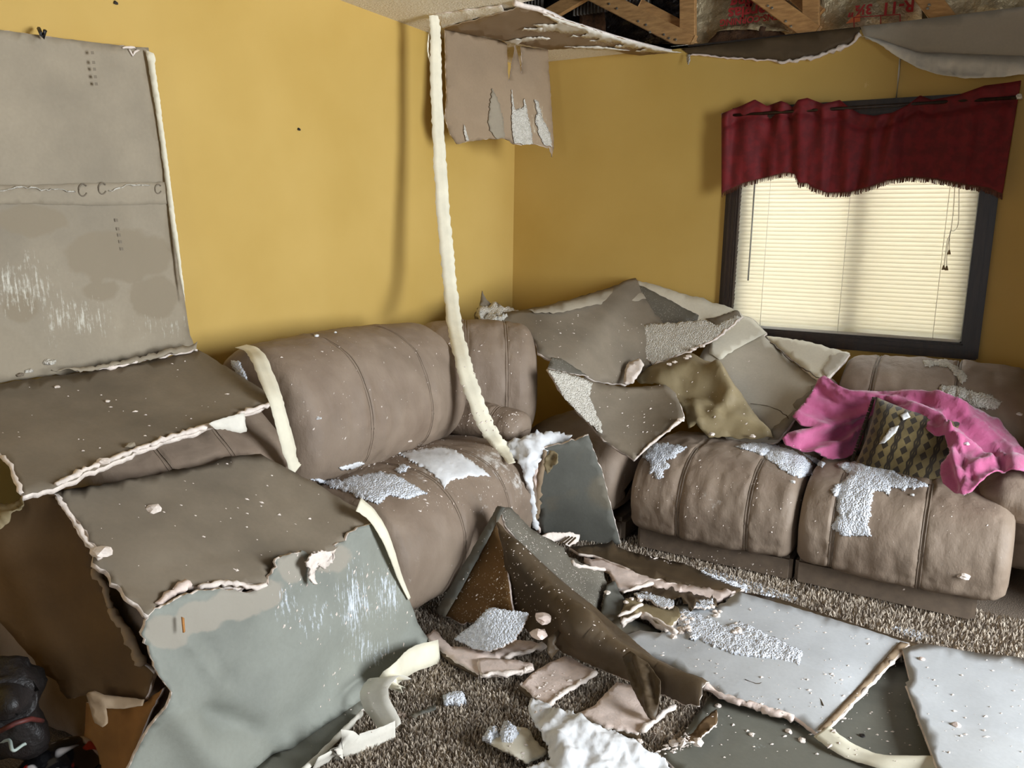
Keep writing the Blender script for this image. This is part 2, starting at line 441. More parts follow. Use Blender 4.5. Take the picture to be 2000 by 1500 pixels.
def sheet(name, outline, anchors, mats, th=.012, step=16, rag=0.0, rough=0.0, rscale=8, ridges=(), smear=(), tan=(), parent=None, bumps=0.0, bscale=60,
          flip=False, ostep=None, taper=False, smooth=True):
    """a board, paper or plaster patch: outline in picture points laid on a surface, ragged, bent, with real thickness"""
    _seed[0] += 1; sd = _seed[0]
    sf = Surf(anchors) if isinstance(anchors, list) else anchors
    ol = outline_pts(outline, ostep or step*.6, rag, sd)
    poly = np.array(ol)
    x0, y0 = poly.min(0); x1, y1 = poly.max(0)
    gx, gy = np.meshgrid(np.arange(x0, x1, step), np.arange(y0, y1, step)); g = np.stack([gx.ravel(), gy.ravel()], 1)
    g += RNG.uniform(-.3, .3, g.shape)*step
    g = g[inpoly(g, ol)] if len(g) else g
    if len(g): g = g[segdist(g, ol+[ol[0]]) > step*.42]
    pts = [Vector(p) for p in ol]+[Vector(p) for p in g]
    r = delaunay_2d_cdt(pts, [], [list(range(len(ol)))], 1, 1e-4)
    q = np.array([tuple(v) for v in r[0]]); F = [list(f) for f in r[2]]
    X = sf(q)
    # normals towards the camera
    N = np.zeros_like(X); F2 = []
    for f in F:
        a, b, c = X[f[0]], X[f[1]], X[f[2]]; nn = np.cross(b-a, c-a)
        if nn@(CAM-a) < 0: f = f[::-1]; nn = -nn
        F2.append(f); N[f] += nn
    F = F2; N /= np.linalg.norm(N, axis=1)[:, None]+1e-12
    ed = segdist(q, [tuple(p) for p in ol]+[tuple(ol[0])])
    disp = np.zeros(len(q))
    for line, h, w in ridges: disp += h*np.exp(-(segdist(q, line)/w)**2)
    if rough or bumps:
        for i in range(len(q)):
            d = 0
            if rough: d += rough*fbm(X[i]+sd, rscale, 3)
            if bumps: d += bumps*(.5+abs(mnoise.noise(Vector(X[i]*bscale)))*1.6+.5*mnoise.noise(Vector(X[i]*bscale*2.3)))*(min(1, ed[i]/(step*1.2)) if taper else 1)
            disp[i] += d
    X = X+N*disp[:, None]
    fa = {}
    cnt = {}
    for f in F:
        for a, b in zip(f, f[1:]+f[:1]): cnt[(a, b)] = cnt.get((a, b), 0)+1
    border = [e for e in cnt if (e[1], e[0]) not in cnt]
    n = len(X); B = X-N*th
    V = [X, B]; FF = list(F); fm = [0]*len(F)
    FF += [[i+n for i in f[::-1]] for f in F]; fm += [2 if len(mats) > 2 else (1 if th < .004 and len(mats) == 1 else 0)]*len(F)
    bid = sorted({a for e in border for a in e}); mid = {}
    if th > .004 and bid:
        cen = X.mean(0); mv = []
        for k, i in enumerate(bid):
            o = (X[i]-cen); o /= np.linalg.norm(o)+1e-9
            mid[i] = 2*n+k; mv.append((X[i]+B[i])/2+o*random.uniform(-.006, .004)*(1 if (rag or rough) else .2))
        V.append(np.array(mv))
        for a, b in border:
            FF.append([b, a, mid[a], mid[b]]); FF.append([mid[b], mid[a], a+n, b+n]); fm += [min(1, len(mats)-1)]*2
    else:
        for a, b in border: FF.append([b, a, a+n, b+n]); fm.append(min(1, len(mats)-1))
    if len(mats) == 1: fm = [0]*len(FF)
    attrs = {}
    for key, blobs in (('smear', smear), ('tan', tan)):
        if not blobs: continue
        s = np.zeros(len(q))
        for cx, cy, rx, ry, amt in blobs: s = np.maximum(s, amt*np.exp(-(((q[:, 0]-cx)/rx)**2+((q[:, 1]-cy)/ry)**2)))
        s = np.clip(s, 0, 1); attrs[key] = np.concatenate([s, s]+([np.zeros(len(bid))] if mid else []))
    return mk(name, np.concatenate(V), FF, list(mats), fm, parent, smooth, attrs)
def S(name, outline, anchors, mats, label, cat, group=None, **k):
    return tag(sheet(name, outline, anchors, mats, **k), label, cat, group)
def torn_edge(parent, line, anchors, mat='gypsum', rad=.008, lift=.004, name='gypsum_edge', flat=.8, step=7):
    """crumbling broken edge of a board: an irregular rope of core material"""
    sf = Surf(anchors) if isinstance(anchors, list) else anchors
    q = []
    for a, b in zip(line[:-1], line[1:]):
        k = max(1, int(math.hypot(b[0]-a[0], b[1]-a[1])/step))
        for j in range(k): q.append((a[0]+(b[0]-a[0])*j/k+random.uniform(-1.5, 1.5), a[1]+(b[1]-a[1])*j/k+random.uniform(-2.2, 2.2)))
    q.append(line[-1]); q = np.array(q, float); X = sf(q)
    X = X+(CAM-X)/np.linalg.norm(CAM-X, axis=1)[:, None]*lift
    rr = rad*(.75+.55*np.array([abs(mnoise.noise(Vector((i*.37, rad*999, len(q)))))*1.8 for i in range(len(q))]))
    rr *= RNG.uniform(.7, 1.3, len(q))
    return tube(name, X, rr, [mat], parent, n=6, flat=flat, rn=.3)
def ribbon(name, pts3, widths, side, mats, th=.0012, parent=None, label=None, cat=None, group=None, ragged=0.0, twist=None):
    """a strip of paper tape along a 3-D path; side gives the direction of its width"""
    pts3 = np.asarray(pts3, float); K = len(pts3); W = np.broadcast_to(widths, K)
    T = np.gradient(pts3, axis=0); T /= np.linalg.norm(T, axis=1)[:, None]
    V, F = [], []
    sd = np.asarray(side, float)
    for i in range(K):
        s = sd[i] if sd.ndim == 2 else sd
        s = s-T[i]*(s@T[i]); s = s/np.linalg.norm(s); nn = np.cross(T[i], s)
        l = W[i]/2*(1+RNG.uniform(-ragged, ragged)); r2 = W[i]/2*(1+RNG.uniform(-ragged, ragged))
        for k, x in enumerate((-1, -.33, .33, 1)):
            V.append(pts3[i]+s*x*(l if x < 0 else r2)+nn*th/2*(1))
        for k, x in enumerate((1, .33, -.33, -1)):
            V.append(pts3[i]+s*x*(l if x < 0 else r2)-nn*th/2)
    for i in range(K-1):
        for j in range(8): F.append([i*8+j, i*8+(j+1) % 8, (i+1)*8+(j+1) % 8, (i+1)*8+j])
    F.append(list(range(8))[::-1]); F.append([(K-1)*8+j for j in range(8)])
    o = mk(name, V, F, mats, None, parent); return tag(o, label, cat, group)
def chunk(name, c, r, mat, label=None, cat=None, group=None, parent=None, sq=(1, 1, .6), seed=0):
    bm = bmesh.new(); bmesh.ops.create_icosphere(bm, subdivisions=2, radius=1)
    rot = Vector((seed*1.7, seed*.6, seed))
    V = []
    for v in bm.verts:
        k = 1+.45*mnoise.noise(v.co*1.3+rot)+.25*mnoise.noise(v.co*3.1+rot)
        p = v.co*k; V.append((c[0]+p.x*r*sq[0], c[1]+p.y*r*sq[1], c[2]+max(p.z, -.55)*r*sq[2]))
    bm.verts.index_update(); F = [[v.index for v in f.verts] for f in bm.faces]; bm.free()
    return tag(mk(name, V, F, [mat], None, parent, smooth=False), label, cat, group)
def crumbs(name, regions, label, cat, b, mat='gypsum', size=(.002, .006), lift=.001):
    """dust and small crumbs too many to count"""
    V, F = [], []
    for poly, cnt in regions:
        p = np.array(poly, float); x0, y0 = p.min(0); x1, y1 = p.max(0); k = 0; tries = 0
        while k < cnt and tries < cnt*12:
            tries += 1
            q = np.array([[random.uniform(x0, x1), random.uniform(y0, y1)]])
            if not inpoly(q, poly)[0]: continue
            d = ray(*q[0]); L = np.linalg.norm(d); h = b.ray_cast(Vector(CAM), Vector(d/L))
            if h[0] is None: continue
            nn = h[1] if h[1].dot(Vector(d)) < 0 else -h[1]
            if nn.z < -.05: continue
            k += 1; r = size[0]+(size[1]-size[0])*random.random()**3
            t1 = nn.orthogonal().normalized(); t2 = nn.cross(t1); a0 = random.uniform(0, 6.3); st = random.uniform(1, 2.2)
            o = len(V); c = h[0]+nn*lift
            for j in range(4):
                a = a0+j*PI/2; rr = r*random.uniform(.6, 1.2); V.append(c+t1*math.cos(a)*rr*st+t2*math.sin(a)*rr)
            V.append(c+nn*r*random.uniform(.5, 1.0)); F += [[o, o+1, o+4], [o+1, o+2, o+4], [o+2, o+3, o+4], [o+3, o, o+4]]
    o = mk(name, [tuple(v) for v in V], F, [mat], smooth=False); NOHIT.add(o.name)
    return tag(o, label, cat, kind='stuff')
def join_geo(parts):
    V, F, b = [], [], 0
    for v, f in parts:
        v = [tuple(x) for x in v]; V += v; F += [[i+b for i in q] for q in f]; b += len(v)
    return V, F
exec_parts = []

# ------------------------------------------------------------------ room shell
RX, RY = 5.4, -6.5
def boxes(lst):
    G = []
    for lo, hi in lst:
        v = [(x, y, z) for x in (lo[0], hi[0]) for y in (lo[1], hi[1]) for z in (lo[2], hi[2])]
        G.append((v, [[0, 1, 3, 2], [4, 6, 7, 5], [0, 4, 5, 1], [2, 3, 7, 6], [0, 2, 6, 4], [1, 5, 7, 3]]))
    return join_geo(G)
def struct(name, lst, mat, parent=None):
    V, F = boxes(lst); return tag(mk(name, V, F, [mat], None, parent, smooth=False), kind='structure')
WL = P(1438, 400, y=0)[0]; WR = P(1916, 400, y=0)[0]; WB = P(1700, 662, y=0)[2]; WT = 2.0
struct('floor', [((-.1, RY-.1, -.1), (RX+.1, .1, 0))], 'carpet')
wall_left = struct('wall_left', [((-.1, RY-.1, 0), (0, .1, CEIL))], 'wall')
wall_back = struct('wall_back', [((0, 0, 0), (WL, .1, CEIL)), ((WR, 0, 0), (RX, .1, CEIL)), ((WL, 0, 0), (WR, .1, WB)), ((WL, 0, WT), (WR, .1, CEIL))], 'wall')
struct('wall_right', [((RX, RY, 0), (RX+.1, -3.2, CEIL)), ((RX, -1.2, 0), (RX+.1, .1, CEIL)), ((RX, -3.2, 0), (RX+.1, -1.2, .45)), ((RX, -3.2, 2.25), (RX+.1, -1.2, CEIL))], 'panelling')
struct('shade_wall_stub', [((3.2, -.98, 0), (3.3, 0, CEIL))], 'wall')  # unseen wall stub, added to shade the back wall and corner
struct('wall_front', [((0, RY-.1, 0), (2.05, RY, CEIL)), ((2.45, RY-.1, 0), (RX, RY, CEIL)), ((2.05, RY-.1, 2.1), (2.45, RY, CEIL))], 'panelling')  # narrow doorway out of view, cut for the added fill light
hole = [(1.06, 0)]+[tuple(P(x-6, y+3, z=CEIL)[:2]) for x, y in ((1300, 99), (1250, 86), (1200, 72), (1150, 56), (1105, 42), (1080, 30), (1050, 18), (1022, 12), (1006, 6), (1030, 1))]+[(.77, -1.14), (1.1, -1.6), (1.3, -2.6), (1.25, -4.0), (1.5, -5.2), (1.4, RY)]
poly = [(0, 0), (0, RY)]+hole[::-1]
pv = [(x, y, CEIL) for x, y in poly]+[(x, y, CEIL+.012) for x, y in poly]; n = len(poly)
tag(mk('ceiling', pv, [list(range(n))[::-1], [n+i for i in range(n)]]+[[i, (i+1) % n, n+(i+1) % n, n+i] for i in range(n)], ['popceil'], smooth=False), kind='structure')
# attic above the torn ceiling
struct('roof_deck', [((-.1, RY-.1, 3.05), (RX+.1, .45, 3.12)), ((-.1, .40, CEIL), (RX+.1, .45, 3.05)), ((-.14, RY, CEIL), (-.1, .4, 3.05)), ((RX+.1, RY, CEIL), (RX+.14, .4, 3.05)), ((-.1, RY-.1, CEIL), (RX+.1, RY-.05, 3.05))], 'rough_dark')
struct('trim_1', [((.9, .0, CEIL-.004), (RX, .09, CEIL+.010))], 'rough_dark')  # wall top plate; its dark colour stands in for the shaded gap

truss = empty('roof_truss', (1.6, .05, CEIL), label='end roof truss of raw pine webs showing through the torn ceiling', cat='roof truss')
def pbeam(a, b, y, wid, name='web', parent=truss):
    return beam(name, P(*a, y=y), P(*b, y=y), wid, .038, ['timber'], parent)
pbeam((1140, -22), (1352, 86), .03, .085)
pbeam((1250, 12), (1345, 62), .12, .07)
pbeam((1344, -60), (1344, 84), .075, .085, 'post')
pbeam((1225, -60), (1045, 45), .08, .075)
pbeam((1450, -35), (1592, 68), .03, .085)
pbeam((1530, -30), (1600, 30), .12, .07)
pbeam((1584, -60), (1584, 62), .075, .08, 'post')
pbeam((1770, -60), (1850, 46), .03, .09)
for (x, y) in ((1190, 8), (1205, 17), (1247, 42), (1262, 49), (1270, 63), (1297, 68), (1307, 75), (1500, 12), (1508, 16), (1535, 42), (1545, 52), (1815, 10), (1812, 17), (1320, 78)):
    c = P(x, y, y=.008); chunk('nail_head', c, .007, 'nail_plate', parent=truss, sq=(1, .5, 1))
def corr(name, x0, x1, y0, y1, yy, label):
    pl = np.array([P(x0, y0, y=yy), P(x1, y0, y=yy), P(x1, y1, y=yy), P(x0, y1, y=yy)])
    V, F = [], []; K = 60
    for i in range(K+1):
        for z in (pl[2][2], pl[0][2]):
            x = pl[0][0]+(pl[1][0]-pl[0][0])*i/K; V.append((x, yy+.008*math.sin(x*2*PI/.022), z))
    for i in range(K): F.append([2*i, 2*i+2, 2*i+3, 2*i+1])
    return tag(mk(name, V, F, ['metal_roof']), label, 'metal sheet')
corr('corrugated_sheet', 1000, 1062, -60, 34, .15, 'dull corrugated metal sheet at the left end of the attic gap')
corr('corrugated_sheet', 1120, 1192, -60, 22, .15, 'corrugated metal sheet left of the long diagonal web in the attic')
corr('corrugated_sheet', 1225, 1275, -60, 24, .15, 'corrugated metal sheet right of the long diagonal web in the attic')
S('vapour_sheet', [(1030, 140), (1030, -70), (1345, -70), (1345, 110)], [(1100, 0, {'y': .22}), (1300, 0, {'y': .22}), (1200, 90, {'y': .2})], ['black_film'],
  'crinkled black plastic sheet behind the left web of the attic', 'plastic sheet', th=.004, step=9, rough=.035, rscale=14)
S('wool_strip', [(1130, 120), (1130, 22), (1180, 20), (1185, 110)], [(1100, 0, {'y': .17}), (1300, 0, {'y': .17}), (1200, 90, {'y': .17})], ['kraft_wool'],
  'brown fibrous board strip hanging against the black attic sheet', 'insulation', th=.01, step=9, rough=.01, rag=2)
def batt(outl, label, yy=.13):
    return S('insulation_batt', outl, [(outl[0][0], outl[0][1], {'y': yy}), (outl[0][0]+150, outl[0][1], {'y': yy}), (outl[0][0], outl[0][1]-80, {'y': yy+.02})], ['foil', 'kraft_wool'],
             label, 'insulation', 'foil faced batts between the truss posts', th=.05, step=9, rough=.03, rscale=9)
b1 = batt([(1352, 92), (1352, -70), (1580, -70), (1580, 70)], 'foil faced insulation batt with red print, left of the second post')
b2 = batt([(1598, 70), (1598, -70), (1800, -70), (1800, 50)], 'foil faced insulation batt printed R-11 in red, between second post and right web')
b3 = batt([(1830, 45), (1830, -70), (2060, -70), (2060, 30)], 'foil faced insulation batt at the right end of the attic gap')
def lettering(parent, text, px, py, size, mat='red_ink', yy=.085, bold=.0):
    c = bpy.data.curves.new('lettering', 'FONT'); c.body = text; c.size = size; c.align_x = 'CENTER'; c.align_y = 'CENTER'; c.extrude = .001; c.offset = bold
    o = bpy.data.objects.new('lettering_source', c); COL.objects.link(o)
    me = bpy.data.meshes.new_from_object(o.evaluated_get(bpy.context.evaluated_depsgraph_get())); me.name = 'lettering'
    COL.objects.unlink(o); bpy.data.objects.remove(o)
    p = bpy.data.objects.new('lettering', me); COL.objects.link(p); me.materials.clear(); me.materials.append(M[mat])
    p.parent = parent; p.location = Vector(P(px, py, y=yy))-worldloc(parent); p.rotation_euler = (PI/2, PI, 0)
    NOHIT.add(p.name); return p
lettering(b1, 'OWENS-CORNING', 1478, 36, .045, bold=.001)
lettering(b1, 'Fiberglas', 1478, 20, .085, bold=.002)
lettering(b1, 'Building', 1478, -2, .085, bold=.002)
lettering(b1, 'Insulation', 1478, -28, .085, bold=.002)
lettering(b2, 'R-11', 1754, 13, .074, bold=.002)
lettering(b2, '3\u00bd\u2033', 1680, 19, .062, bold=.002)
for a, b in (((1668, 56), (1758, 46)), ((1668, 34), (1758, 28)), ((1668, 56), (1668, 34)), ((1720, 50), (1720, 30)), ((1758, 46), (1758, 28))):
    beam('printed_line', P(*a, y=.082), P(*b, y=.082), .004, .002, ['red_ink'], b2, bevel=.0005)
mk('printed_patch', [P(1652, 46, y=.083), P(1680, 42, y=.083), P(1680, 27, y=.083), P(1662, 36, y=.083)], [[0, 1, 2, 3]], ['orange_ink'], parent=b2)
S('batt_fold', [(1372, 95), (1400, 62), (1450, 52), (1500, 55), (1530, 62), (1545, 78), (1420, 98)], [(1372, 95, {'y': .06}), (1540, 78, {'y': .06}), (1450, 50, {'y': .09})], ['kraft_wool'],
  'dark rolled insulation end lying on the wall top left of second post', 'insulation', th=.03, step=8, rough=.02, rscale=16)
S('batt_glint', [(1400, 60), (1440, 46), (1500, 47), (1530, 52), (1540, 60), (1500, 60), (1440, 58)], [(1372, 95, {'y': .05}), (1540, 78, {'y': .05}), (1450, 50, {'y': .07})], ['foil'],
  'shiny curled foil lip at the foot of the printed batt', 'foil', th=.004, step=7, rough=.02, rscale=20)

# torn wall covering above the window
WA = [(1340, 100, {'y': -.004}), (2000, 25, {'y': -.004}), (1700, 130, {'y': -.004})]
t = sheet('exposed_paper', [(1330, 95, 0), (1680, 52, 0), (1679, 70, 1), (1664, 84, 1), (1640, 96, 1), (1600, 110, 1), (1555, 119, 1), (1530, 121, 1), (1500, 118, 1), (1420, 112, 1), (1346, 107, 1)], WA, ['paper_dark'], th=.003, parent=wall_back)
t['label'] = 'dark bare board paper where the wall covering tore away'
t = sheet('exposed_paper', [(1680, 52, 0), (2060, 5, 0), (2060, 118, 0), (1790, 104, 1), (1690, 76, 1)], WA, ['board_face'], th=.003, parent=wall_back)
t['label'] = 'grey bare board paper above the draped strip'
torn_edge(wall_back, [(1520, 121), (1555, 119), (1600, 109), (1640, 96), (1664, 84), (1680, 66)], WA, rad=.012, name='torn_rim')
torn_edge(wall_back, [(1345, 107), (1420, 112), (1500, 118), (1530, 121)], WA, 'gypsum_pink', rad=.005, name='torn_rim')
S('peeled_wall_paper', [(1683, 74, 1), (1720, 78, 1), (1762, 92, 1), (1792, 102, 1), (1900, 106, 1), (2060, 112, 0), (2060, 140, 1), (2000, 145, 1), (1930, 151, 1), (1880, 152, 1), (1830, 144, 1), (1790, 131, 1), (1757, 112, 1), (1720, 90, 1)],
  [(1683, 74, {'y': -.01}), (1790, 101, {'y': -.02}), (2060, 112, {'y': -.012}), (1880, 152, {'y': -.075}), (2060, 142, {'y': -.05}), (1757, 112, {'y': -.045})], ['tape_white'],
  'pale peeled wall paper sagging in a swag above the curtain', 'peeled paper', th=.003, step=9, ridges=[([(1690, 78), (1800, 118), (2050, 134)], .02, 8), ([(1700, 86), (1830, 134), (1960, 142)], -.015, 6)])
trim = tube('trim_2', [P(1758, 112, y=-.004), P(1755, 150, y=-.004), P(1750, 196, y=-.004)], .014, ['tape_white'], n=8, flat=.3); tag(trim, kind='structure')
c = P(1344, 112, y=-.01); S('paper_tag', [(1341, 106), (1347, 106), (1348, 118), (1344, 127), (1341, 120)], [(1341, 106, {'y': -.02}), (1348, 106, {'y': -.03}), (1344, 127, {'y': -.035})], ['popcorn_warm'],
  'small curled paper scrap hanging at the ceiling tear left of the curtain', 'paper scrap', th=.002, step=4)

# ------------------------------------------------------------------ window, blind, curtain
win = empty('window_1', ((WL+WR)/2, .05, WB), kind='structure')
OL = P(1418, 400, y=0)[0]; OR = P(1948, 400, y=0)[0]; OB = P(1909, 703, y=0)[2]; OT = WT+.07
def trimrail(name, lo, hi):
    box(name, lo, hi, ['wood_dark'], win, .006)
    ax = 0 if hi[0]-lo[0] > hi[2]-lo[2] else 2
    l2, h2 = list(lo), list(hi); o = 2-ax
    w = hi[o]-lo[o]; l2[o] = lo[o]+w*.28; h2[o] = lo[o]+w*.62; l2[1] = lo[1]-.010; h2[1] = lo[1]+.004
    box(name+'_bead', l2, h2, ['wood_dark'], win, .005)
trimrail('casing', (OL, -.022, OB), (WL+.004, .0, OT)); trimrail('casing', (WR-.004, -.022, OB), (OR, .0, OT))
trimrail('casing', (OL, -.0215, OB), (OR, .0, WB+.004)); trimrail('casing', (OL, -.0215, WT-.004), (OR, .0, OT))
for lo, hi in (((WL, 0, WB), (WL+.012, .1, WT)), ((WR-.012, 0, WB), (WR, .1, WT)), ((WL, 0, WB), (WR, .1, WB+.012)), ((WL, 0, WT-.012), (WR, .1, WT))): box('jamb', lo, hi, ['wood_dark'], win, .002)
mid = P(1672, 500, y=.085)[0]
for lo, hi in (((WL+.012, .07, WB+.012), (WL+.05, .1, WT-.012)), ((WR-.05, .07, WB+.012), (WR-.012, .1, WT-.012)), ((WL, .07, WB+.012), (WR, .1, WB+.05)), ((WL, .07, WT-.05), (WR, .1, WT-.012)), ((mid-.035, .068, WB+.012), (mid+.035, .102, WT-.012))):
    box('sash_rail', lo, hi, ['vinyl_frame'], win, .003)
for a, b in ((WL+.05, mid-.035), (mid+.035, WR-.05)): box('pane', (a, .083, WB+.05), (b, .087, WT-.05), ['glass'], win, 0)
struct('outdoor_wall', [((-2, 3.2, -.3), (6, 3.3, 2.6))], 'siding'); struct('ground', [((-8, .2, -.4), (12, 14, -.3))], 'ground_out')

blind = empty('window_blind', ((WL+WR)/2, .03, WB), label='cream horizontal slatted blind lowered inside the dark window frame', cat='blind')
bl, br = WL+.016, WR-.016
SL = bpy.data.meshes.new('slat')
sv, sfc = [], []
K = 6
for i in range(2):
    for j in range(K+1):
        u = (j/K-.5)*.0262; h = .0022*(1-(2*j/K-1)**2)
        sv.append(((-.5 if i == 0 else .5)*(br-bl), h, u))
for j in range(K): sfc.append([j, j+1, K+1+j+1, K+1+j])
SL.from_pydata(sv, [], sfc); SL.materials.append(M['slat'])
for p in SL.polygons: p.use_smooth = True
z = WT-.05; ns = 0
while z > WB+.055:
    o = bpy.data.objects.new('slat', SL); COL.objects.link(o); o.parent = blind
    o.location = Vector(((bl+br)/2+random.uniform(-.001, .001), .026, z))-blind.location
    o.rotation_euler = (math.radians(-33+random.uniform(-2, 2)), random.uniform(-.0012, .0012), 0); z -= .0208; ns += 1
for k in range(4):
    o = bpy.data.objects.new('slat', SL); COL.objects.link(o); o.parent = blind
    o.location = Vector(((bl+br)/2, .026+.001*k, WB+.046-.007*k))-blind.location; o.rotation_euler = (math.radians(-62), -.006, 0)
box('head_rail', (bl, .005, WT-.04), (br, .05, WT-.013), ['white_plastic'], blind, .003)
box('bottom_rail', (bl, .012, WB+.012), (br, .04, WB+.026), ['white_plastic'], blind, .003)
for x in (1495, 1650, 1840):
    xx = P(x, 500, y=.02)[0]
    tube('ladder_cord', [(xx, .012, WT-.04), (xx, .011, (WT+WB)/2), (xx, .012, WB+.02)], .0012, ['white_plastic'], blind, n=5)
tube('wand', [P(1476, 330, y=-.004), P(1468, 450, y=-.004), P(1461, 548, y=-.006)], .0042, ['clear_wand'], blind, n=6)
for pts in ([(1866, 340), (1862, 410), (1856, 455), (1850, 470), (1846, 500), (1844, 520)], [(1873, 340), (1872, 430), (1864, 450), (1856, 452), (1854, 480), (1854, 488)], [(1857, 452), (1851, 480), (1849, 505), (1849, 520)]):
    X = np.array([P(x, y, y=-.012) for x, y in pts]); tube('pull_cord', catmull(X, 6, False), .0016, ['white_plastic'], blind, n=5)
for x, y in ((1854, 488), (1843, 518), (1849, 519)):
    a, b = P(x, y, y=-.012), P(x-.5, y+9, y=-.012); tube('tassel', [a, (a+b)/2, b], [.003, .006, .008], ['tassel'], blind, n=8)

cur = empty('window_valence', P(1700, 300, y=-.08), label='dark red damask valence hanging askew over the window', cat='curtain')
top = np.array([(1409, 222), (1451, 205), (1474, 194), (1498, 207), (1525, 197), (1537, 201), (1548, 210), (1558, 195), (1577, 191), (1608, 203), (1640, 195), (1655, 207), (1679, 222), (1706, 226), (1742, 220), (1773, 205), (1797, 186), (1820, 195), (1872, 185), (1923, 167), (1970, 161), (1994, 157)], float)
bot = np.array([(1409, 378), (1451, 358), (1498, 346), (1537, 337), (1552, 340), (1560, 358), (1577, 358), (1585, 366), (1616, 377), (1655, 376), (1695, 366), (1734, 352), (1773, 346), (1813, 348), (1852, 354), (1891, 362), (1931, 368), (1958, 380)], float)
NS, NTT = 230, 26; V, F = [], []; edge_pts = []
for i in range(NS+1):
    s = i/NS; tx = 1409+s*(1994-1409); bx = 1409+s*(1958-1409)
    ty = np.interp(tx, top[:, 0], top[:, 1]); by = np.interp(bx, bot[:, 0], bot[:, 1])
    for j in range(NTT+1):
        t = j/NTT; x = tx+(bx-tx)*t; y = ty+(by-ty)*t
        g = .4+.6*math.exp(-((t-.18)/.25)**2); amp = 1.0*(.020 if s < .62 else .020-.015*min(1, (s-.62)/.2))
        fold = amp*(math.sin(s*76+2.2*mnoise.noise(Vector((s*9, t*1.4, 0))))*.6*g+1.1*mnoise.noise(Vector((s*26, t*1.1, 3)))+.5*math.sin(s*23+1))
        rodin = .018*math.exp(-((t-.17)/.035)**2)
        p = P(x, y, y=-.055-fold+rodin-.015*t); V.append(p)
        if j == NTT: edge_pts.append(p)
for i in range(NS):
    for j in range(NTT):
        a = i*(NTT+1)+j; F.append([a, a+1, a+NTT+2, a+NTT+1])
fab = mk('curtain_fabric', V, F, ['velvet'], None, cur)
md = fab.modifiers.new('thickness', 'SOLIDIFY'); md.thickness = .003
G = []
for i in range(0, NS, 1):
    p, q = edge_pts[i], edge_pts[i+1]
    for k in range(2):
        c = p+(q-p)*(k+.5)/2; dz = random.uniform(.016, .024); w = .0016
        G.append(([c+(-w, 0, .004), c+(w, 0, .004), c+(w*.8+random.uniform(-.003, .003), -.003, -dz), c+(-w*.8, .001, -dz)], [[0, 1, 2, 3]]))
V, F = join_geo(G); mk('fringe', V, F, ['fringe'], None, cur, smooth=False)
rod = empty('curtain_rod', P(1700, 208, y=-.05), label='thin dark curtain rod carrying the red valence', cat='curtain rod')
tube('pole', [P(1415, 226, y=-.05), P(1992, 190, y=-.05)], .008, ['wood_dark'], rod)
for x, y in ((1414, 226), (1991, 190)): chunk('finial', P(x, y, y=-.05), .014, 'white_plastic', parent=rod, sq=(1, 1, 1))

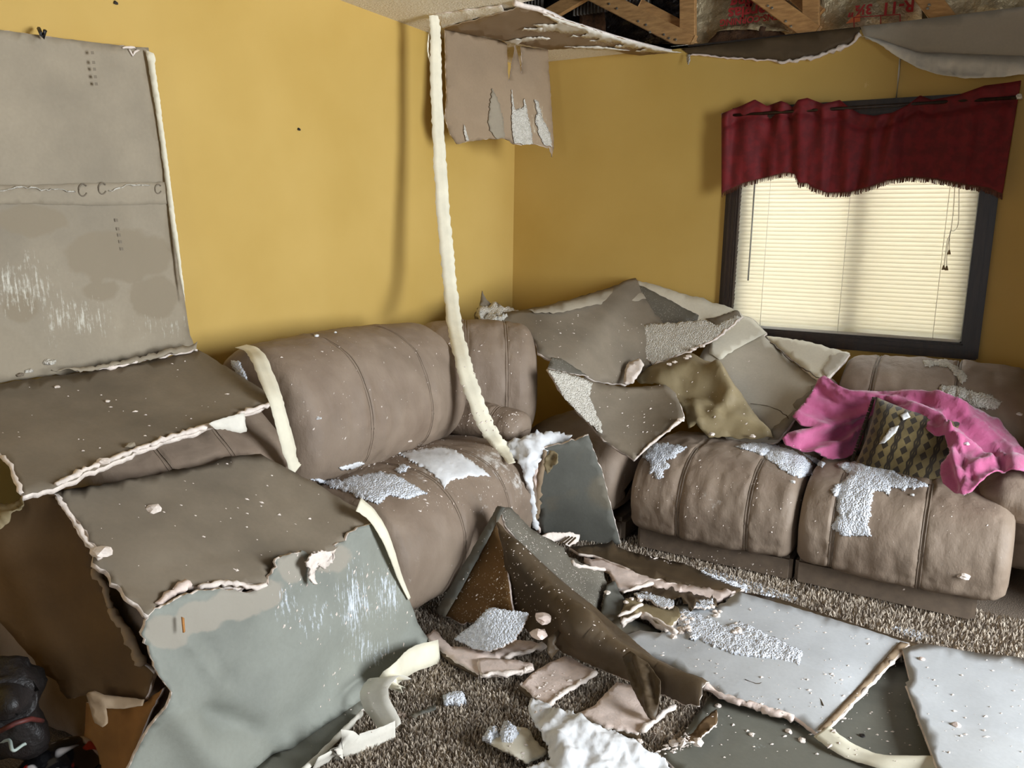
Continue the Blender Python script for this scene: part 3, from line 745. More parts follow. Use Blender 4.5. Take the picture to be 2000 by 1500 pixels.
# ------------------------------------------------------------------ sofas
def cushion(name, prof, w0, w1, fr, parent, seams=(), r=.07, puff=.02, wr=.004, seamrange=(0, 1), mat='leather', sub=11, groove=.008, welt='leather_dark', scuff=(), crease=.0):
    """closed profile (u,v) swept along w, ends rounded off, seam grooves pressed in, gathered wrinkles; welts are child meshes"""
    O, U, Vv, W = [np.array(a, float) for a in fr]
    c = catmull(prof, sub); n = len(c)
    area2 = np.sum(c[:, 0]*np.roll(c[:, 1], -1)-np.roll(c[:, 0], -1)*c[:, 1])
    if area2 < 0: c = c[::-1]
    tg = np.roll(c, -1, 0)-np.roll(c, 1, 0); tg /= np.linalg.norm(tg, axis=1)[:, None]; nr = np.stack([tg[:, 1], -tg[:, 0]], 1)
    L = w1-w0; st = set()
    for k in range(9):
        a = r*(1-math.cos(k/8*PI/2)); st.add(round(w0+a, 5)); st.add(round(w1-a, 5))
    for x in np.arange(w0+r, w1-r, .013): st.add(round(float(x), 5))
    for s in seams:
        for d in (-.02, -.012, -.007, 0, .007, .012, .02): st.add(round(s+d, 5))
    st = sorted(st); V = []; sd = random.uniform(0, 99)
    cen = c.mean(0)
    def at(i, w, lift=0.0):
        d = min(w-w0, w1-w); ins = r-math.sqrt(max(0, r*r-max(0, r-d)**2)) if d < r else 0
        bulge = puff*math.sin(PI*(w-w0)/L)
        g = sum(-groove*math.exp(-((w-s)/.012)**2) for s in seams)
        near = min([abs(w-s) for s in seams]+[d*1.2, .3])
        p = c[i]+nr[i]*(bulge-ins+g+lift)
        if ins > r*.6: p = p+(cen-p)*.12*(ins/r)
        X = O+U*p[0]+Vv*p[1]+W*w
        q = Vector((p[0]*9+p[1]*4+sd, p[1]*6-w*5, w*17))
        wk = wr*(1+1.4*math.exp(-near/.06))*mnoise.fractal(q, .85, 2.1, 4)*min(1, near/.015+.15)
        if crease:
            k = 1-abs(mnoise.noise(Vector((p[0]*5+p[1]*13+w*7+sd, w*19-p[1]*6, sd))))*2.2
            wk -= crease*max(0, k)**4*(.25+math.exp(-near/.09))*min(1, near/.02)
        return X+(U*nr[i][0]+Vv*nr[i][1])*wk
    for w in st:
        for i in range(n): V.append(at(i, w))
    F = []; K = len(st)
    for k in range(K-1):
        for i in range(n): F.append([k*n+i, k*n+(i+1) % n, (k+1)*n+(i+1) % n, (k+1)*n+i])
    for k, e in ((0, 1), (K-1, -1)):
        cc = len(V); V.append(np.mean(V[k*n:(k+1)*n], axis=0))
        for i in range(n): F.append([k*n+(i+1) % n, k*n+i, cc] if e == 1 else [k*n+i, k*n+(i+1) % n, cc])
    hand = np.cross(U, Vv)@W
    if hand < 0: F = [f[::-1] for f in F]
    at_ = None
    if scuff:
        VA = np.array(V); q = np.zeros(len(VA))
        for x, y, z, rr, am in scuff: q = np.maximum(q, am*np.exp(-((VA-(x, y, z))**2).sum(1)/rr**2))
        at_ = {'smear': q}
    o = mk(name, V, F, [mat], None, parent, attrs=at_)
    for s in seams:
        for dd in (-.006, .006):
            j = np.arange(int(seamrange[0]*n), int(seamrange[1]*n)); w = s+dd
            pts = [at(i, w, .0012) for i in j]
            tube('seam', pts, .0026 if groove > .005 else .0016, [welt], o, n=6)
    return o
X_, Y_, Z_ = (1, 0, 0), (0, 1, 0), (0, 0, 1)
FL = ((0, 0, 0), X_, Z_, Y_)                     # left run: profile in x-z, swept along y
FRR = ((0, 0, 0), (0, -1, 0), Z_, X_)            # back run: profile in (-y)-z, swept along x
seatL = [(.30, .44), (.45, .485), (.62, .505), (.79, .495), (.905, .43), (.965, .31), (.955, .17), (.90, .085), (.75, .07), (.5, .09), (.28, .2)]
backL = [(.46, .47), (.555, .53), (.615, .64), (.60, .79), (.53, .92), (.41, .99), (.28, .995), (.17, .93), (.13, .75), (.15, .55), (.3, .46)]
left = empty('sectional_sofa', (.5, -2.2, 0), label='long taupe leather sofa along the yellow left wall, half buried under fallen board', cat='sofa')
cushion('seat', seatL, -3.13, -2.362, FL, left, (-2.82,), r=.06, groove=.0035, welt='leather')
cushion('seat', seatL, -2.358, -1.37, FL, left, (-2.0, -1.66), r=.06, groove=.0035, welt='leather', crease=.003, scuff=[(.86, -1.62, .46, .16, 1), (.80, -1.95, .47, .16, .9), (.93, -1.55, .38, .10, 1), (.94, -1.85, .36, .08, .9), (.75, -1.48, .49, .12, .8)])
backB = [(.46, .47), (.55, .53), (.60, .62), (.58, .70), (.50, .765), (.40, .84), (.28, .885), (.17, .87), (.13, .75), (.15, .55), (.3, .46)]
cushion('backrest', backB, -3.13, -2.435, FL, left, (-2.92, -2.7), r=.07, puff=.01, groove=.0035, welt='leather')
cushion('backrest', backL, -2.43, -1.405, FL, left, (-2.1, -1.72), r=.08, puff=.02, groove=.0035, welt='leather')
box('base', (.16, -3.13, .0), (.84, -1.38, .14), ['leather_dark'], left, .02)
arm = [(.10, .05), (.10, .5), (.16, .60), (.4, .61), (.8, .53), (.92, .47), (.94, .3), (.92, .05), (.5, .03)]
cushion('armrest', arm, -3.27, -3.135, FL, left, (), r=.05, puff=.0)
bol = [(-.075, 0), (-.05, .055), (0, .075), (.05, .055), (.078, 0), (.05, -.05), (0, -.065), (-.05, -.05)]
d = np.array([.48, .05, -.03]); d /= np.linalg.norm(d)
cushion('folded_armrest', [(a*1.15, b*1.1) for a, b in bol], 0, .50, ((.36, -1.365, .575), (0, -1, 0), (0.06, 0, 1), d), left, (.36,), r=.06, puff=.01, groove=.0035, welt='leather')

corner = empty('corner_sofa_unit', (.8, -.9, 0), label='taupe leather corner unit of the sofa between the two runs', cat='sofa')
dW = np.array([.83, .557, 0]); dU = np.array([.557, -.83, 0]); b0 = np.array([.30, -1.44, 0])-dU*.50
cushion('backrest', [(.40, .46), (.50, .52), (.55, .63), (.53, .78), (.46, .89), (.34, .955), (.2, .955), (.11, .88), (.08, .7), (.1, .5), (.25, .44)], 0, .60, (b0, dU, Z_, dW), corner, (.26, .45), r=.09, puff=.03, groove=.0035, welt='leather')
seatR = [(.42, .39), (.55, .44), (.74, .46), (.94, .448), (1.065, .39), (1.125, .28), (1.12, .17), (1.085, .115), (.9, .10), (.5, .11), (.38, .25)]
cushion('seat', [(a, b+.03) for a, b in seatR], .66, 1.215, FRR, corner, (), r=.09, puff=.02)
box('base', (.7, -1.06, 0), (1.24, -.3, .12), ['leather_dark'], corner, .02)

right = empty('loveseat', (2.0, -.7, 0), label='taupe leather two seat sofa under the window with padded front panels', cat='sofa')
cushion('seat', seatR, 1.275, 1.997, FRR, right, (1.515, 1.81), r=.055, puff=.022, wr=.0045, seamrange=(0, .75), crease=.0025, scuff=[(1.66, -1.12, .30, .07, .9)])
cushion('seat', seatR, 2.003, 2.752, FRR, right, (2.145, 2.46), r=.055, puff=.022, wr=.0045, seamrange=(0, .75), crease=.0025)
backR = [(.46, .44), (.54, .50), (.57, .61), (.53, .73), (.44, .82), (.33, .865), (.24, .86), (.16, .78), (.13, .6), (.15, .48), (.3, .42)]
backS = [(.32, .42), (.37, .48), (.40, .56), (.385, .64), (.34, .70), (.29, .74), (.24, .74), (.16, .70), (.13, .6), (.15, .46), (.26, .40)]
cushion('backrest', backS, 1.29, 2.012, FRR, right, (1.62,), r=.09, puff=.012, wr=.007)
cushion('backrest', backR, 2.02, 2.80, FRR, right, (2.17, 2.50), r=.09, puff=.012, wr=.005)
box('base_panel', (1.31, -1.075, .0), (1.995, -.25, .115), ['leather_dark'], right, .015)
box('base_panel', (2.005, -1.075, .0), (2.66, -.25, .115), ['leather_dark'], right, .015)
armR = [(.14, .10), (.14, .5), (.2, .53), (.4, .565), (.75, .57), (.93, .535), (.985, .46), (.93, .38), (.72, .33), (.63, .2), (.60, .08), (.4, .08)]
cushion('armrest', armR, 2.61, 2.93, FRR, right, (), r=.12, puff=.0, wr=.01)

# ------------------------------------------------------------------ fallen boards on the left
PLAIN = dict(rough=.004, rscale=5)
D1 = [(0, 60, {'x': .035}), (290, 92, {'x': .035}), (385, 680, {'x': .075})]
a = S('drywall_board', [(-160, 40, .6), (0, 58, .8), (120, 75, .8), (262, 92, 2), (290, 93, .5), (300, 190, .5), (325, 360, .5), (352, 530, .5), (372, 655, 1.5), (384, 682, 3), (290, 700, 3), (150, 727, 3), (0, 748, 2), (-160, 775, 0)],
      D1, ['paper_grey', 'gypsum', 'tape'], 'tall grey paper backed board leaning flat against the yellow wall', 'drywall', th=.012, step=16, rough=.004, rscale=3,
      smear=[(40, 560, 120, 70, .95), (150, 620, 110, 60, .9), (60, 520, 30, 60, .9), (320, 640, 100, 40, .75), (105, 650, 18, 60, 1.0)], tan=[(230, 500, 130, 60, 1), (60, 430, 90, 40, .9), (300, 580, 60, 50, 1), (40, 600, 50, 40, .9), (200, 570, 60, 25, .8)], ridges=[([(0, 352), (330, 358)], -.004, 10), ([(0, 400), (335, 400)], .002, 12)])
j = sheet('joint_tape', [(-160, 358, 1), (60, 362, 1.5), (150, 358, 1.5), (320, 356, 1), (336, 398, 1), (200, 402, 1), (60, 398, 1.5), (-160, 402, 0)], D1, ['paper_grey'], th=.003, step=12, parent=a); j.location += Vector((.006, 0, 0))
for line in ([(0, 372), (40, 366), (76, 368), (80, 372), (108, 370), (146, 374)], [(212, 374), (245, 362), (268, 359), (292, 362)]):
    torn_edge(a, line, D1, 'popcorn_warm', .0035, .012, 'torn_blister', .5)
for cx, cy, r in ((162, 371, 12), (200, 368, 11), (309, 369, 9)):
    pts = [P(cx+r*.7*math.cos(t), cy+r*math.sin(t), x=.06) for t in np.linspace(.5, 5.6, 16)]
    tube('paper_blister', pts, .0025, ['paper_taupe'], a, n=5)
for (x0, y0, x1, y1, ys) in ((179, 95, 188, 168, (103, 122, 135, 150, 164)), (226, 425, 238, 490, (430, 447, 459, 472, 486))):
    for yy in ys:
        xx = x0+(x1-x0)*(yy-y0)/(y1-y0)
        mk('stamp_mark', [P(xx-3, yy-3, x=.062), P(xx+3, yy-3, x=.062), P(xx+4, yy+3, x=.062), P(xx-2, yy+3, x=.062)], [[0, 1, 2, 3]], ['paper_taupe'], parent=a, smooth=False)
e = sheet('paper_edge', [(284, 97, 1), (300, 104, 1.5), (304, 118, 1.5), (302, 124, 1.5), (318, 240, 1), (336, 380, 1), (348, 470, 1), (357, 545, 1), (362, 590, 1), (352, 550, 1), (334, 440, 1), (322, 350, 1), (306, 230, 1)],
          [(284, 97, {'x': .05}), (304, 118, {'x': .07}), (345, 470, {'x': .085}), (318, 300, {'x': .06})], ['tape'], th=.002, step=8, parent=a)
e['label'] = 'cream paper curling off the right edge'
torn_edge(a, [(238, 92), (262, 94), (270, 98), (258, 108), (252, 96)], D1, 'gypsum', .005, .008)
for i, (x, y, sz) in enumerate(((82, 68, .018),)):
    tag(tube('metal_clip', [P(76, 56, x=.03), P(80, 66, x=.07), P(84, 74, x=.05), P(88, 60, x=.075)], .006, ['bag'], n=6), 'small bent dark clip on the top edge of the leaning board', 'clip')
for (x, y) in ((226, 6), (584, 253)):
    chunk('nail', P(x, y, x=.004), .007, 'bag', ('dark nail in the yellow wall above the leaning board' if y < 100 else 'lone dark nail in the middle of the yellow wall'), 'nail', sq=(.6, 1, 1))

D2 = [(-100, 775, {'x': .12}), (385, 682, {'x': .14}), (545, 785, {'x': .63}), (110, 950, {'x': .66})]
a = S('drywall_board', [(-160, 778, 0), (0, 748, 3), (150, 727, 3), (290, 702, 3), (386, 683, 2), (460, 727, 1), (545, 783, 2), (440, 822, 4), (330, 858, 4), (230, 897, 4), (112, 952, 4), (45, 972, 5), (25, 915, 6), (0, 885, 5), (-160, 800, 0)],
      D2, ['paper_taupe', 'gypsum'], 'upper brown grey board slab lying over the sofa backs below the leaning board', 'drywall', th=.014, step=16, rough=.006, rscale=4, ridges=[([(0, 775), (75, 790), (150, 785)], -.003, 5)])
torn_edge(a, [(110, 946), (160, 920), (230, 892), (330, 855), (430, 824), (520, 792), (542, 786)], D2, 'gypsum', .009, .008)
torn_edge(a, [(150, 724), (230, 716), (300, 700), (386, 684)], D2, 'gypsum', .006, .010)
torn_edge(a, [(2, 890), (22, 910), (30, 935), (44, 965)], D2, 'gypsum', .006, .004)
sheet('torn_paper', [(408, 828, 2), (432, 818, 2), (478, 806, 2), (482, 843, 3), (470, 846, 2), (440, 838, 3), (420, 838, 3)], [(408, 828, {'x': .66}), (478, 806, {'x': .65}), (470, 846, {'x': .655})], ['tape_white'], th=.002, step=8, parent=a)
sheet('paper_scrap', [(100, 722, 3), (180, 716, 3), (300, 690, 3), (385, 668, 2), (384, 682, 2), (300, 700, 3), (170, 724, 3)], [(100, 720, {'x': .12}), (385, 670, {'x': .14}), (300, 705, {'x': .16})], ['paper_grey'], th=.004, step=9, rough=.012, rscale=18, parent=a)

D3 = [(105, 962, {'x': .62}), (510, 885, {'x': .63}), (740, 1022, {'x': 1.0}), (290, 1212, {'x': 1.0})]
a = S('drywall_board', [(105, 962, 4), (240, 938, 4), (330, 917, 3), (400, 905, 3), (450, 890, 1), (510, 885, 1), (600, 935, 1), (745, 1018, 5), (700, 1035, 7), (630, 1092, 7), (540, 1090, 7), (520, 1140, 6), (430, 1148, 6), (360, 1145, 6), (300, 1190, 6), (285, 1212, 6), (240, 1175, 6), (205, 1115, 7), (180, 1100, 6), (190, 1070, 7), (150, 1015, 6)],
      D3, ['paper_taupe', 'gypsum'], 'lower brown grey board slab lying across the left sofa seat', 'drywall', th=.014, step=15, rough=.008, rscale=4, ridges=[([(300, 1110), (400, 1085), (520, 1080)], -.004, 5), ([(190, 1160), (290, 1205)], .02, 30)])
torn_edge(a, [(310, 1182), (345, 1150), (368, 1140)], D3, 'gypsum_pink', .014, .006)
torn_edge(a, [(390, 1146), (430, 1140), (468, 1140), (500, 1150), (518, 1142)], D3, 'gypsum', .010, .006)
torn_edge(a, [(112, 972), (140, 1010), (165, 1050), (185, 1078), (196, 1092)], D3, 'gypsum', .006, .008)
chunk('gypsum_edge', P(198, 1078, x=.83), .022, 'gypsum', parent=a, seed=3)
D4 = [(290, 1212, {'x': 1.0}), (740, 1022, {'x': 1.0}), (830, 1255, {'x': 1.01}), (480, 1500, {'x': 1.02}), (600, 1200, {'x': 1.03}), (250, 1500, {'x': .985})]
a = S('drywall_board', [(286, 1214, 4), (300, 1195, 5), (370, 1160, 6), (430, 1150, 5), (480, 1158, 6), (525, 1140, 6), (540, 1092, 6), (590, 1075, 6), (610, 1100, 7), (650, 1095, 7), (662, 1060, 6), (700, 1030, 5), (742, 1024, 1), (770, 1090, 1), (800, 1170, 1), (832, 1255, 2), (790, 1290, 1), (710, 1345, 1), (600, 1425, 1), (480, 1508, 1), (440, 1540, 0), (220, 1560, 0), (255, 1495, 1), (322, 1342, 3), (300, 1312, 5), (292, 1270, 6), (278, 1238, 5)],
      D4, ['paper_green', 'gypsum', 'paper_brown'], 'large grey green board hanging down the front of the left sofa to the carpet', 'drywall', th=.010, step=11, rough=.010, rscale=4,
      ridges=[([(300, 1340), (360, 1420), (420, 1500)], .03, 40), ([(420, 1400), (480, 1420)], -.03, 26), ([(640, 1220), (560, 1330), (470, 1480)], .02, 40), ([(830, 1262), (700, 1352), (560, 1450)], .03, 22), ([(370, 1260), (430, 1340)], .008, 12), ([(400, 1250), (450, 1330)], -.006, 10)],
      smear=[(560, 1180, 40, 70, .8), (610, 1200, 60, 60, .75), (690, 1180, 50, 110, 1.0), (760, 1160, 50, 70, .95), (720, 1270, 80, 50, .85), (650, 1310, 60, 40, .55)],
      tan=[(325, 1235, 50, 40, 1), (390, 1205, 55, 40, 1), (460, 1180, 60, 40, 1), (520, 1160, 40, 35, 1), (570, 1105, 40, 40, .9), (640, 1090, 60, 40, .8)])
c = P(358, 1213, x=1.05); S('wood_splinter', [(356, 1205), (360, 1207), (362, 1234), (359, 1236)], [(356, 1205, {'x': 1.03}), (362, 1207, {'x': 1.03}), (360, 1236, {'x': 1.034})], ['splinter'], 'thin tan splinter stuck on the grey green hanging board', 'splinter', th=.004, step=5)
a2 = sheet('torn_flap', [(598, 1098, 2), (610, 1082, 3), (630, 1075, 3), (648, 1080, 2), (650, 1100, 3), (635, 1112, 2), (622, 1104, 2), (620, 1140, 2), (612, 1138, 2), (606, 1115, 2)], [(598, 1098, {'x': 1.06}), (650, 1085, {'x': 1.05}), (615, 1135, {'x': 1.06})], ['gypsum'], th=.006, step=5, rough=.012, rscale=30, parent=a)

D5 = [(100, 960, {'y': -3.295}), (290, 1290, {'y': -3.295}), (0, 1010, {'y': -3.36}), (130, 1365, {'y': -3.36})]
a = S('drywall_board', [(50, 966, 2), (75, 962, 2), (108, 965, 4), (140, 1010, 5), (165, 1050, 5), (188, 1080, 5), (180, 1105, 4), (205, 1140, 5), (215, 1190, 6), (245, 1235, 6), (262, 1270, 6), (275, 1300, 5), (298, 1318, 4), (290, 1345, 3), (280, 1372, 2), (235, 1364, 2), (180, 1355, 3), (150, 1362, 4), (130, 1366, 3), (110, 1330, 2), (90, 1318, 3), (50, 1270, 1), (0, 1212, 1), (-120, 1110, 0), (-120, 1080, 0), (0, 1010, 2)],
      D5, ['paper_brown', 'gypsum'], 'shadowed brown kraft board hanging down at the left end of the sofa', 'drywall', th=.012, step=14, rough=.012, rscale=4, ridges=[([(0, 1040), (120, 1260)], .015, 40)])
torn_edge(a, [(112, 970), (140, 1012), (163, 1052), (186, 1080)], D5, 'gypsum', .006, .006)
torn_edge(a, [(182, 1112), (205, 1145), (216, 1188)], D5, 'paper_flap', .010, .006, 'paper_curl')
torn_edge(a, [(216, 1190), (232, 1212), (250, 1238), (266, 1275), (280, 1300)], D5, 'paper_flap', .014, .004, 'paper_curl')
S('torn_paper_strip', [(170, 1358, 1), (186, 1350, 1), (205, 1358, 1), (245, 1362, 1), (282, 1366, 1), (278, 1378, 1), (240, 1384, 1), (208, 1384, 1), (210, 1412, 1), (200, 1420, 1), (185, 1412, 1), (178, 1390, 1)], [(170, 1358, {'y': -3.38}), (282, 1370, {'y': -3.32}), (200, 1420, {'y': -3.40})], ['paper_flap'],
  'curled tan paper strip dangling below the brown kraft board', 'torn paper', th=.002, step=8, ridges=[([(180, 1360), (205, 1372)], .015, 10)])
S('drywall_board', [(168, 1372, 1), (230, 1384, 1), (280, 1374, 2), (318, 1344, 2), (290, 1400, 1), (250, 1500, 0), (225, 1560, 0), (160, 1560, 0), (160, 1490, 0), (166, 1420, 0)], [(168, 1372, {'y': -3.315}), (318, 1344, {'y': -3.285}), (200, 1500, {'y': -3.33})], ['carton', 'gypsum'],
  'narrow brown board standing below the kraft board at the left', 'drywall', th=.010, step=14)
S('torn_paper', [(44, 964, 3), (30, 975, 3), (0, 980, 2), (-40, 990, 0), (-40, 1040, 0), (0, 1030, 3), (20, 1010, 3), (40, 990, 3)], [(44, 964, {'y': -3.33}), (-40, 990, {'y': -3.4}), (0, 1030, {'y': -3.42})], ['paper_kraft'],
  'crumpled tan paper scrap at the left edge beside the kraft board', 'torn paper', th=.003, step=8, rough=.02, rscale=22)
box('cardboard_carton', (-.0+.02, -3.98, 0), (.42, -3.56, .34), ['carton'], None, .008); tag(COL.objects[-1], 'orange brown carton in the dark at the far left', 'carton')

# white joint tape hanging past the left boards
pts = [P(470, 676, x=.30), P(490, 682, x=.36), P(505, 700, x=.46), P(520, 735, x=.55), P(536, 775, x=.63), P(548, 815, x=.66), P(560, 860, x=.665), P(572, 905, x=.66), P(580, 918, x=.655)]
ribbon('joint_tape', catmull(pts, 6, False), [.05]*10+[.055]*30+[.045]*9, (0, 1, 0.12), ['tape'], label='cream paper tape looping over the left sofa back beside the upper slab', cat='tape', ragged=.06)
pts = [P(700, 985, x=.975), P(725, 1005, x=1.0), P(748, 1040, x=1.025), P(765, 1080, x=1.03), P(782, 1130, x=1.02), P(800, 1170, x=1.015)]
ribbon('joint_tape', catmull(pts, 6, False), np.linspace(.055, .012, 31), (0, 1, 0), ['tape'], label='cream paper tape hanging beside the grey green board', cat='tape', ragged=.05)

# ------------------------------------------------------------------ ceiling tear near the corner
S('torn_paper_sheet', [(866, 56, 1), (985, 22, 2), (1018, 14, 1), (1060, 20, 3), (1105, 40, 3), (1200, 72, 2), (1300, 100, 2), (1345, 105, 1), (1250, 108, 1), (1150, 93, 1), (1072, 97, 1), (985, 80, 1)],
  [(868, 58, {'z': CEIL-.010}), (1018, 14, {'z': CEIL-.014}), (1072, 97, {'z': CEIL-.018}), (1300, 102, {'z': CEIL-.02})], ['paper_flap', 'gypsum', 'paper_flap'], 'torn brown ceiling paper sheet streaked with white at the edge of the ceiling hole', 'torn ceiling', th=.004, step=9, rough=.005, rscale=12,
  smear=[(1110, 55, 60, 16, 1), (1190, 80, 70, 12, 1)])
CP = [(868, 58, {'z': CEIL-.016}), (1018, 14, {'z': CEIL-.020}), (1072, 97, {'z': CEIL-.024}), (1300, 102, {'z': CEIL-.026})]
a = COL.objects[-1]
for ol in ([(1060, 28, 1), (1105, 42, 1), (1200, 73, 1), (1300, 99, 1), (1340, 104, 1), (1240, 101, 2), (1262, 96, 3), (1200, 92, 3), (1222, 86, 3), (1150, 80, 3), (1180, 76, 3), (1112, 72, 3), (1150, 66, 3), (1072, 62, 3), (1018, 61, 2), (1024, 55, 2), (1080, 56, 3), (1040, 50, 2), (1090, 47, 3)],
           [(985, 82, 1), (1010, 76, 2), (1060, 72, 2), (1075, 76, 2), (1020, 82, 2), (1005, 88, 1)], [(1100, 92, 1), (1170, 91, 2), (1230, 99, 1), (1160, 98, 2)]):
    sheet('torn_white_layer', ol, CP, ['tape_white'], th=.002, step=6, parent=a)
ce = tube('torn_ceiling_rim', [P(x, y, z=CEIL-.012) for x, y in ((1004, 6), (1022, 12), (1050, 18), (1080, 30), (1105, 42), (1150, 56), (1200, 72), (1250, 86), (1300, 99), (1342, 105))], .013, ['gypsum'], n=7, rn=.35, flat=.8); tag(ce, 'pale crumbling gypsum rim along the edge of the ceiling hole', 'gypsum rim')
S('popcorn_flap', [(845, 30, 1), (900, 22, 1), (980, 12, 1), (984, 22, 2), (960, 30, 2), (910, 40, 1), (860, 56, 1)], [(845, 30, {'z': CEIL-.005}), (984, 14, {'z': CEIL-.012}), (860, 54, {'z': CEIL-.006})], ['popceil', 'gypsum'], 'popcorn coated ceiling flap peeling where the hanging tape starts', 'torn ceiling', th=.006, step=8)
fl = [P(869, 57, z=CEIL-.02), P(1070, 97, z=CEIL-.02)]
FLP = [(869, 57, {'x': .13}), (1070, 97, {'x': .362}), (890, 275, {'x': .20}), (1078, 290, {'x': .44}), (980, 80, {'x': .245}), (975, 180, {'x': .285})]
a = S('hanging_drywall_flap', [(869, 56, 0), (980, 80, 0), (990, 86, 1), (992, 130, 1), (994, 160, 1), (999, 130, 1), (1006, 84, 0), (1012, 110, 1), (1020, 148, 1), (1018, 90, 1), (1070, 97, 1), (1074, 160, 1), (1078, 220, 1.5), (1082, 288, 2), (1078, 306, 2), (1074, 288, 2), (1040, 282, 3), (1005, 282, 3), (985, 270, 2), (950, 272, 2), (915, 276, 2), (892, 281, 1), (877, 258, 1), (869, 230, 1), (872, 190, 1), (870, 120, 1)],
      FLP, ['paper_flap', 'gypsum'], 'torn grey brown board flap hanging down from the ceiling near the corner', 'torn ceiling', th=.006, step=8, rough=.0015, rscale=10,
      smear=[(965, 225, 16, 45, .85), (1018, 235, 22, 45, 1.0), (1050, 235, 25, 45, .95), (908, 258, 8, 20, .8)])
FP2 = [(q[0], q[1], {'x': q[2]['x']+.0045}) for q in FLP]
for ol in ([(1000, 174, 1), (1006, 214, 2), (1021, 210, 2), (1024, 192, 1), (1030, 214, 2), (1036, 245, 2), (1041, 281, 2), (1020, 282, 2), (1004, 279, 2), (1000, 250, 2)], [(1044, 194, 1), (1052, 198, 2), (1060, 230, 3), (1076, 262, 2), (1078, 288, 2), (1064, 284, 3), (1052, 260, 3), (1046, 240, 3), (1050, 222, 3)], [(906, 242, 1), (910, 250, 1), (916, 274, 1), (911, 276, 1), (906, 258, 1)]):
    sheet('torn_white_layer', ol, FP2, ['popcorn_warm'], th=.001, step=5, parent=a)
sheet('torn_white_layer', [(962, 172, 2), (972, 190, 3), (982, 228, 2), (986, 268, 2), (972, 272, 2), (956, 255, 3), (954, 230, 3)], FP2, ['paper_grey'], th=.001, step=5, parent=a)
# the long strip of tape hanging from the ceiling to the sofa seat
pts = [P(846, 29, z=CEIL-.004), P(850, 60, x=.225), P(851, 120, x=.23), P(853, 200, x=.24), P(858, 290, x=.26), P(863, 380, x=.29), P(871, 470, x=.33), P(879, 560, x=.38), P(889, 640, x=.50), P(903, 700, x=.63), P(919, 755, x=.71), P(940, 810, x=.78), P(957, 845, x=.82), P(978, 872, x=.83), P(1000, 905, x=.93)]
pp = catmull(pts, 12, False); w = np.interp(np.linspace(0, 1, len(pp)), [0, .05, .3, .55, .75, .92, 1], [.045, .050, .062, .068, .070, .062, .03])
sd = np.array([np.array([.55, .80, 0])*(1-k)+np.array([.75, .62, .1])*k for k in np.linspace(0, 1, len(pp))])
ribbon('joint_tape', pp, w, sd, ['tape'], th=.0015, label='long cream paper tape hanging from the ceiling down to the sofa seat', cat='tape', ragged=.13)
pts = [P(843, 40, x=.20), P(837, 75, x=.20), P(836, 100, x=.20), P(841, 122, x=.215)]
ribbon('tape_strand', catmull(pts, 5, False), .008, (.5, .8, 0), ['tape'], label='thin torn paper strand curling beside the top of the hanging tape', cat='tape', ragged=.3)

# ------------------------------------------------------------------ heap of board in the corner, over the back of the sofa
HEAP = 'drywall'
P1 = [(1240, 550, {'y': -.03}), (950, 640, {'x': .42}), (1225, 745, {'y': -.62}), (1070, 700, {'x': .80}), (1400, 640, {'y': -.12})]
a = S('drywall_board', [(936, 625, 2), (965, 612, 3), (1010, 606, 2), (1060, 598, 3), (1120, 582, 3), (1190, 563, 3), (1240, 548, 2), (1262, 585, 3), (1300, 640, 3), (1290, 700, 3), (1250, 735, 3), (1222, 752, 3), (1170, 745, 4), (1110, 722, 4), (1072, 702, 3), (1050, 690, 3), (1040, 660, 3), (985, 640, 3)],
      P1, ['paper_taupe', 'gypsum'], 'largest brown grey board of the corner heap, sloping up to the back wall', HEAP, th=.014, step=13, rough=.008, rscale=4, ridges=[([(1230, 560), (1160, 660), (1110, 720)], .02, 26), ([(1230, 610), (1140, 680)], -.006, 6)])
sheet('paper_strip', [(1085, 592, 2), (1150, 575, 2), (1240, 549, 2), (1262, 583, 3), (1240, 588, 4), (1180, 592, 3), (1080, 612, 3), (1030, 606, 2)], [(q[0], q[1], {k: v-.012 if k == 'y' else v+.012 for k, v in q[2].items()}) for q in P1], ['paper_grey'], th=.003, step=11, parent=a)
torn_edge(a, [(1130, 680), (1150, 664), (1160, 662)], P1, 'gypsum', .005, .012)
P3 = [(1240, 547, {'y': -.03}), (1445, 610, {'y': -.07}), (1395, 650, {'y': -.17})]
a = S('drywall_board', [(1242, 546, 2), (1275, 555, 2), (1340, 575, 3), (1400, 592, 2), (1442, 606, 1), (1452, 618, 2), (1420, 640, 2), (1390, 655, 2), (1330, 650, 2), (1285, 600, 2), (1248, 565, 2)],
      P3, ['board_cream', 'gypsum'], 'cream faced board along the wall at the top of the corner heap', HEAP, th=.012, step=11, rough=.004)
sheet('torn_paper', [(1378, 622, 2), (1402, 618, 3), (1440, 606, 2), (1448, 618, 2), (1425, 634, 3), (1395, 640, 2)], [(q[0], q[1], {'y': q[2]['y']-.008}) for q in P3], ['paper_taupe'], th=.003, step=7, parent=a)
P2 = [(1245, 560, {'y': -.07}), (1362, 620, {'y': -.13}), (1222, 642, {'y': -.24})]
a = S('drywall_board', [(1245, 556, 1), (1262, 562, 1), (1365, 616, 1), (1362, 628, 2), (1290, 636, 3), (1222, 645, 3), (1218, 632, 4), (1245, 590, 4), (1240, 575, 3)], P2, ['paper_speck_grey', 'gypsum'],
      'dark rough triangular board piece near the top of the corner heap', HEAP, th=.010, step=10, rough=.005)
chunk('plaster_lump', P(1243, 572, y=-.09), .018, 'plaster', parent=a, seed=9)
P4 = [(1205, 668, {'y': -.36}), (1440, 618, {'y': -.20}), (1275, 712, {'y': -.45}), (1330, 650, {'y': -.30})]
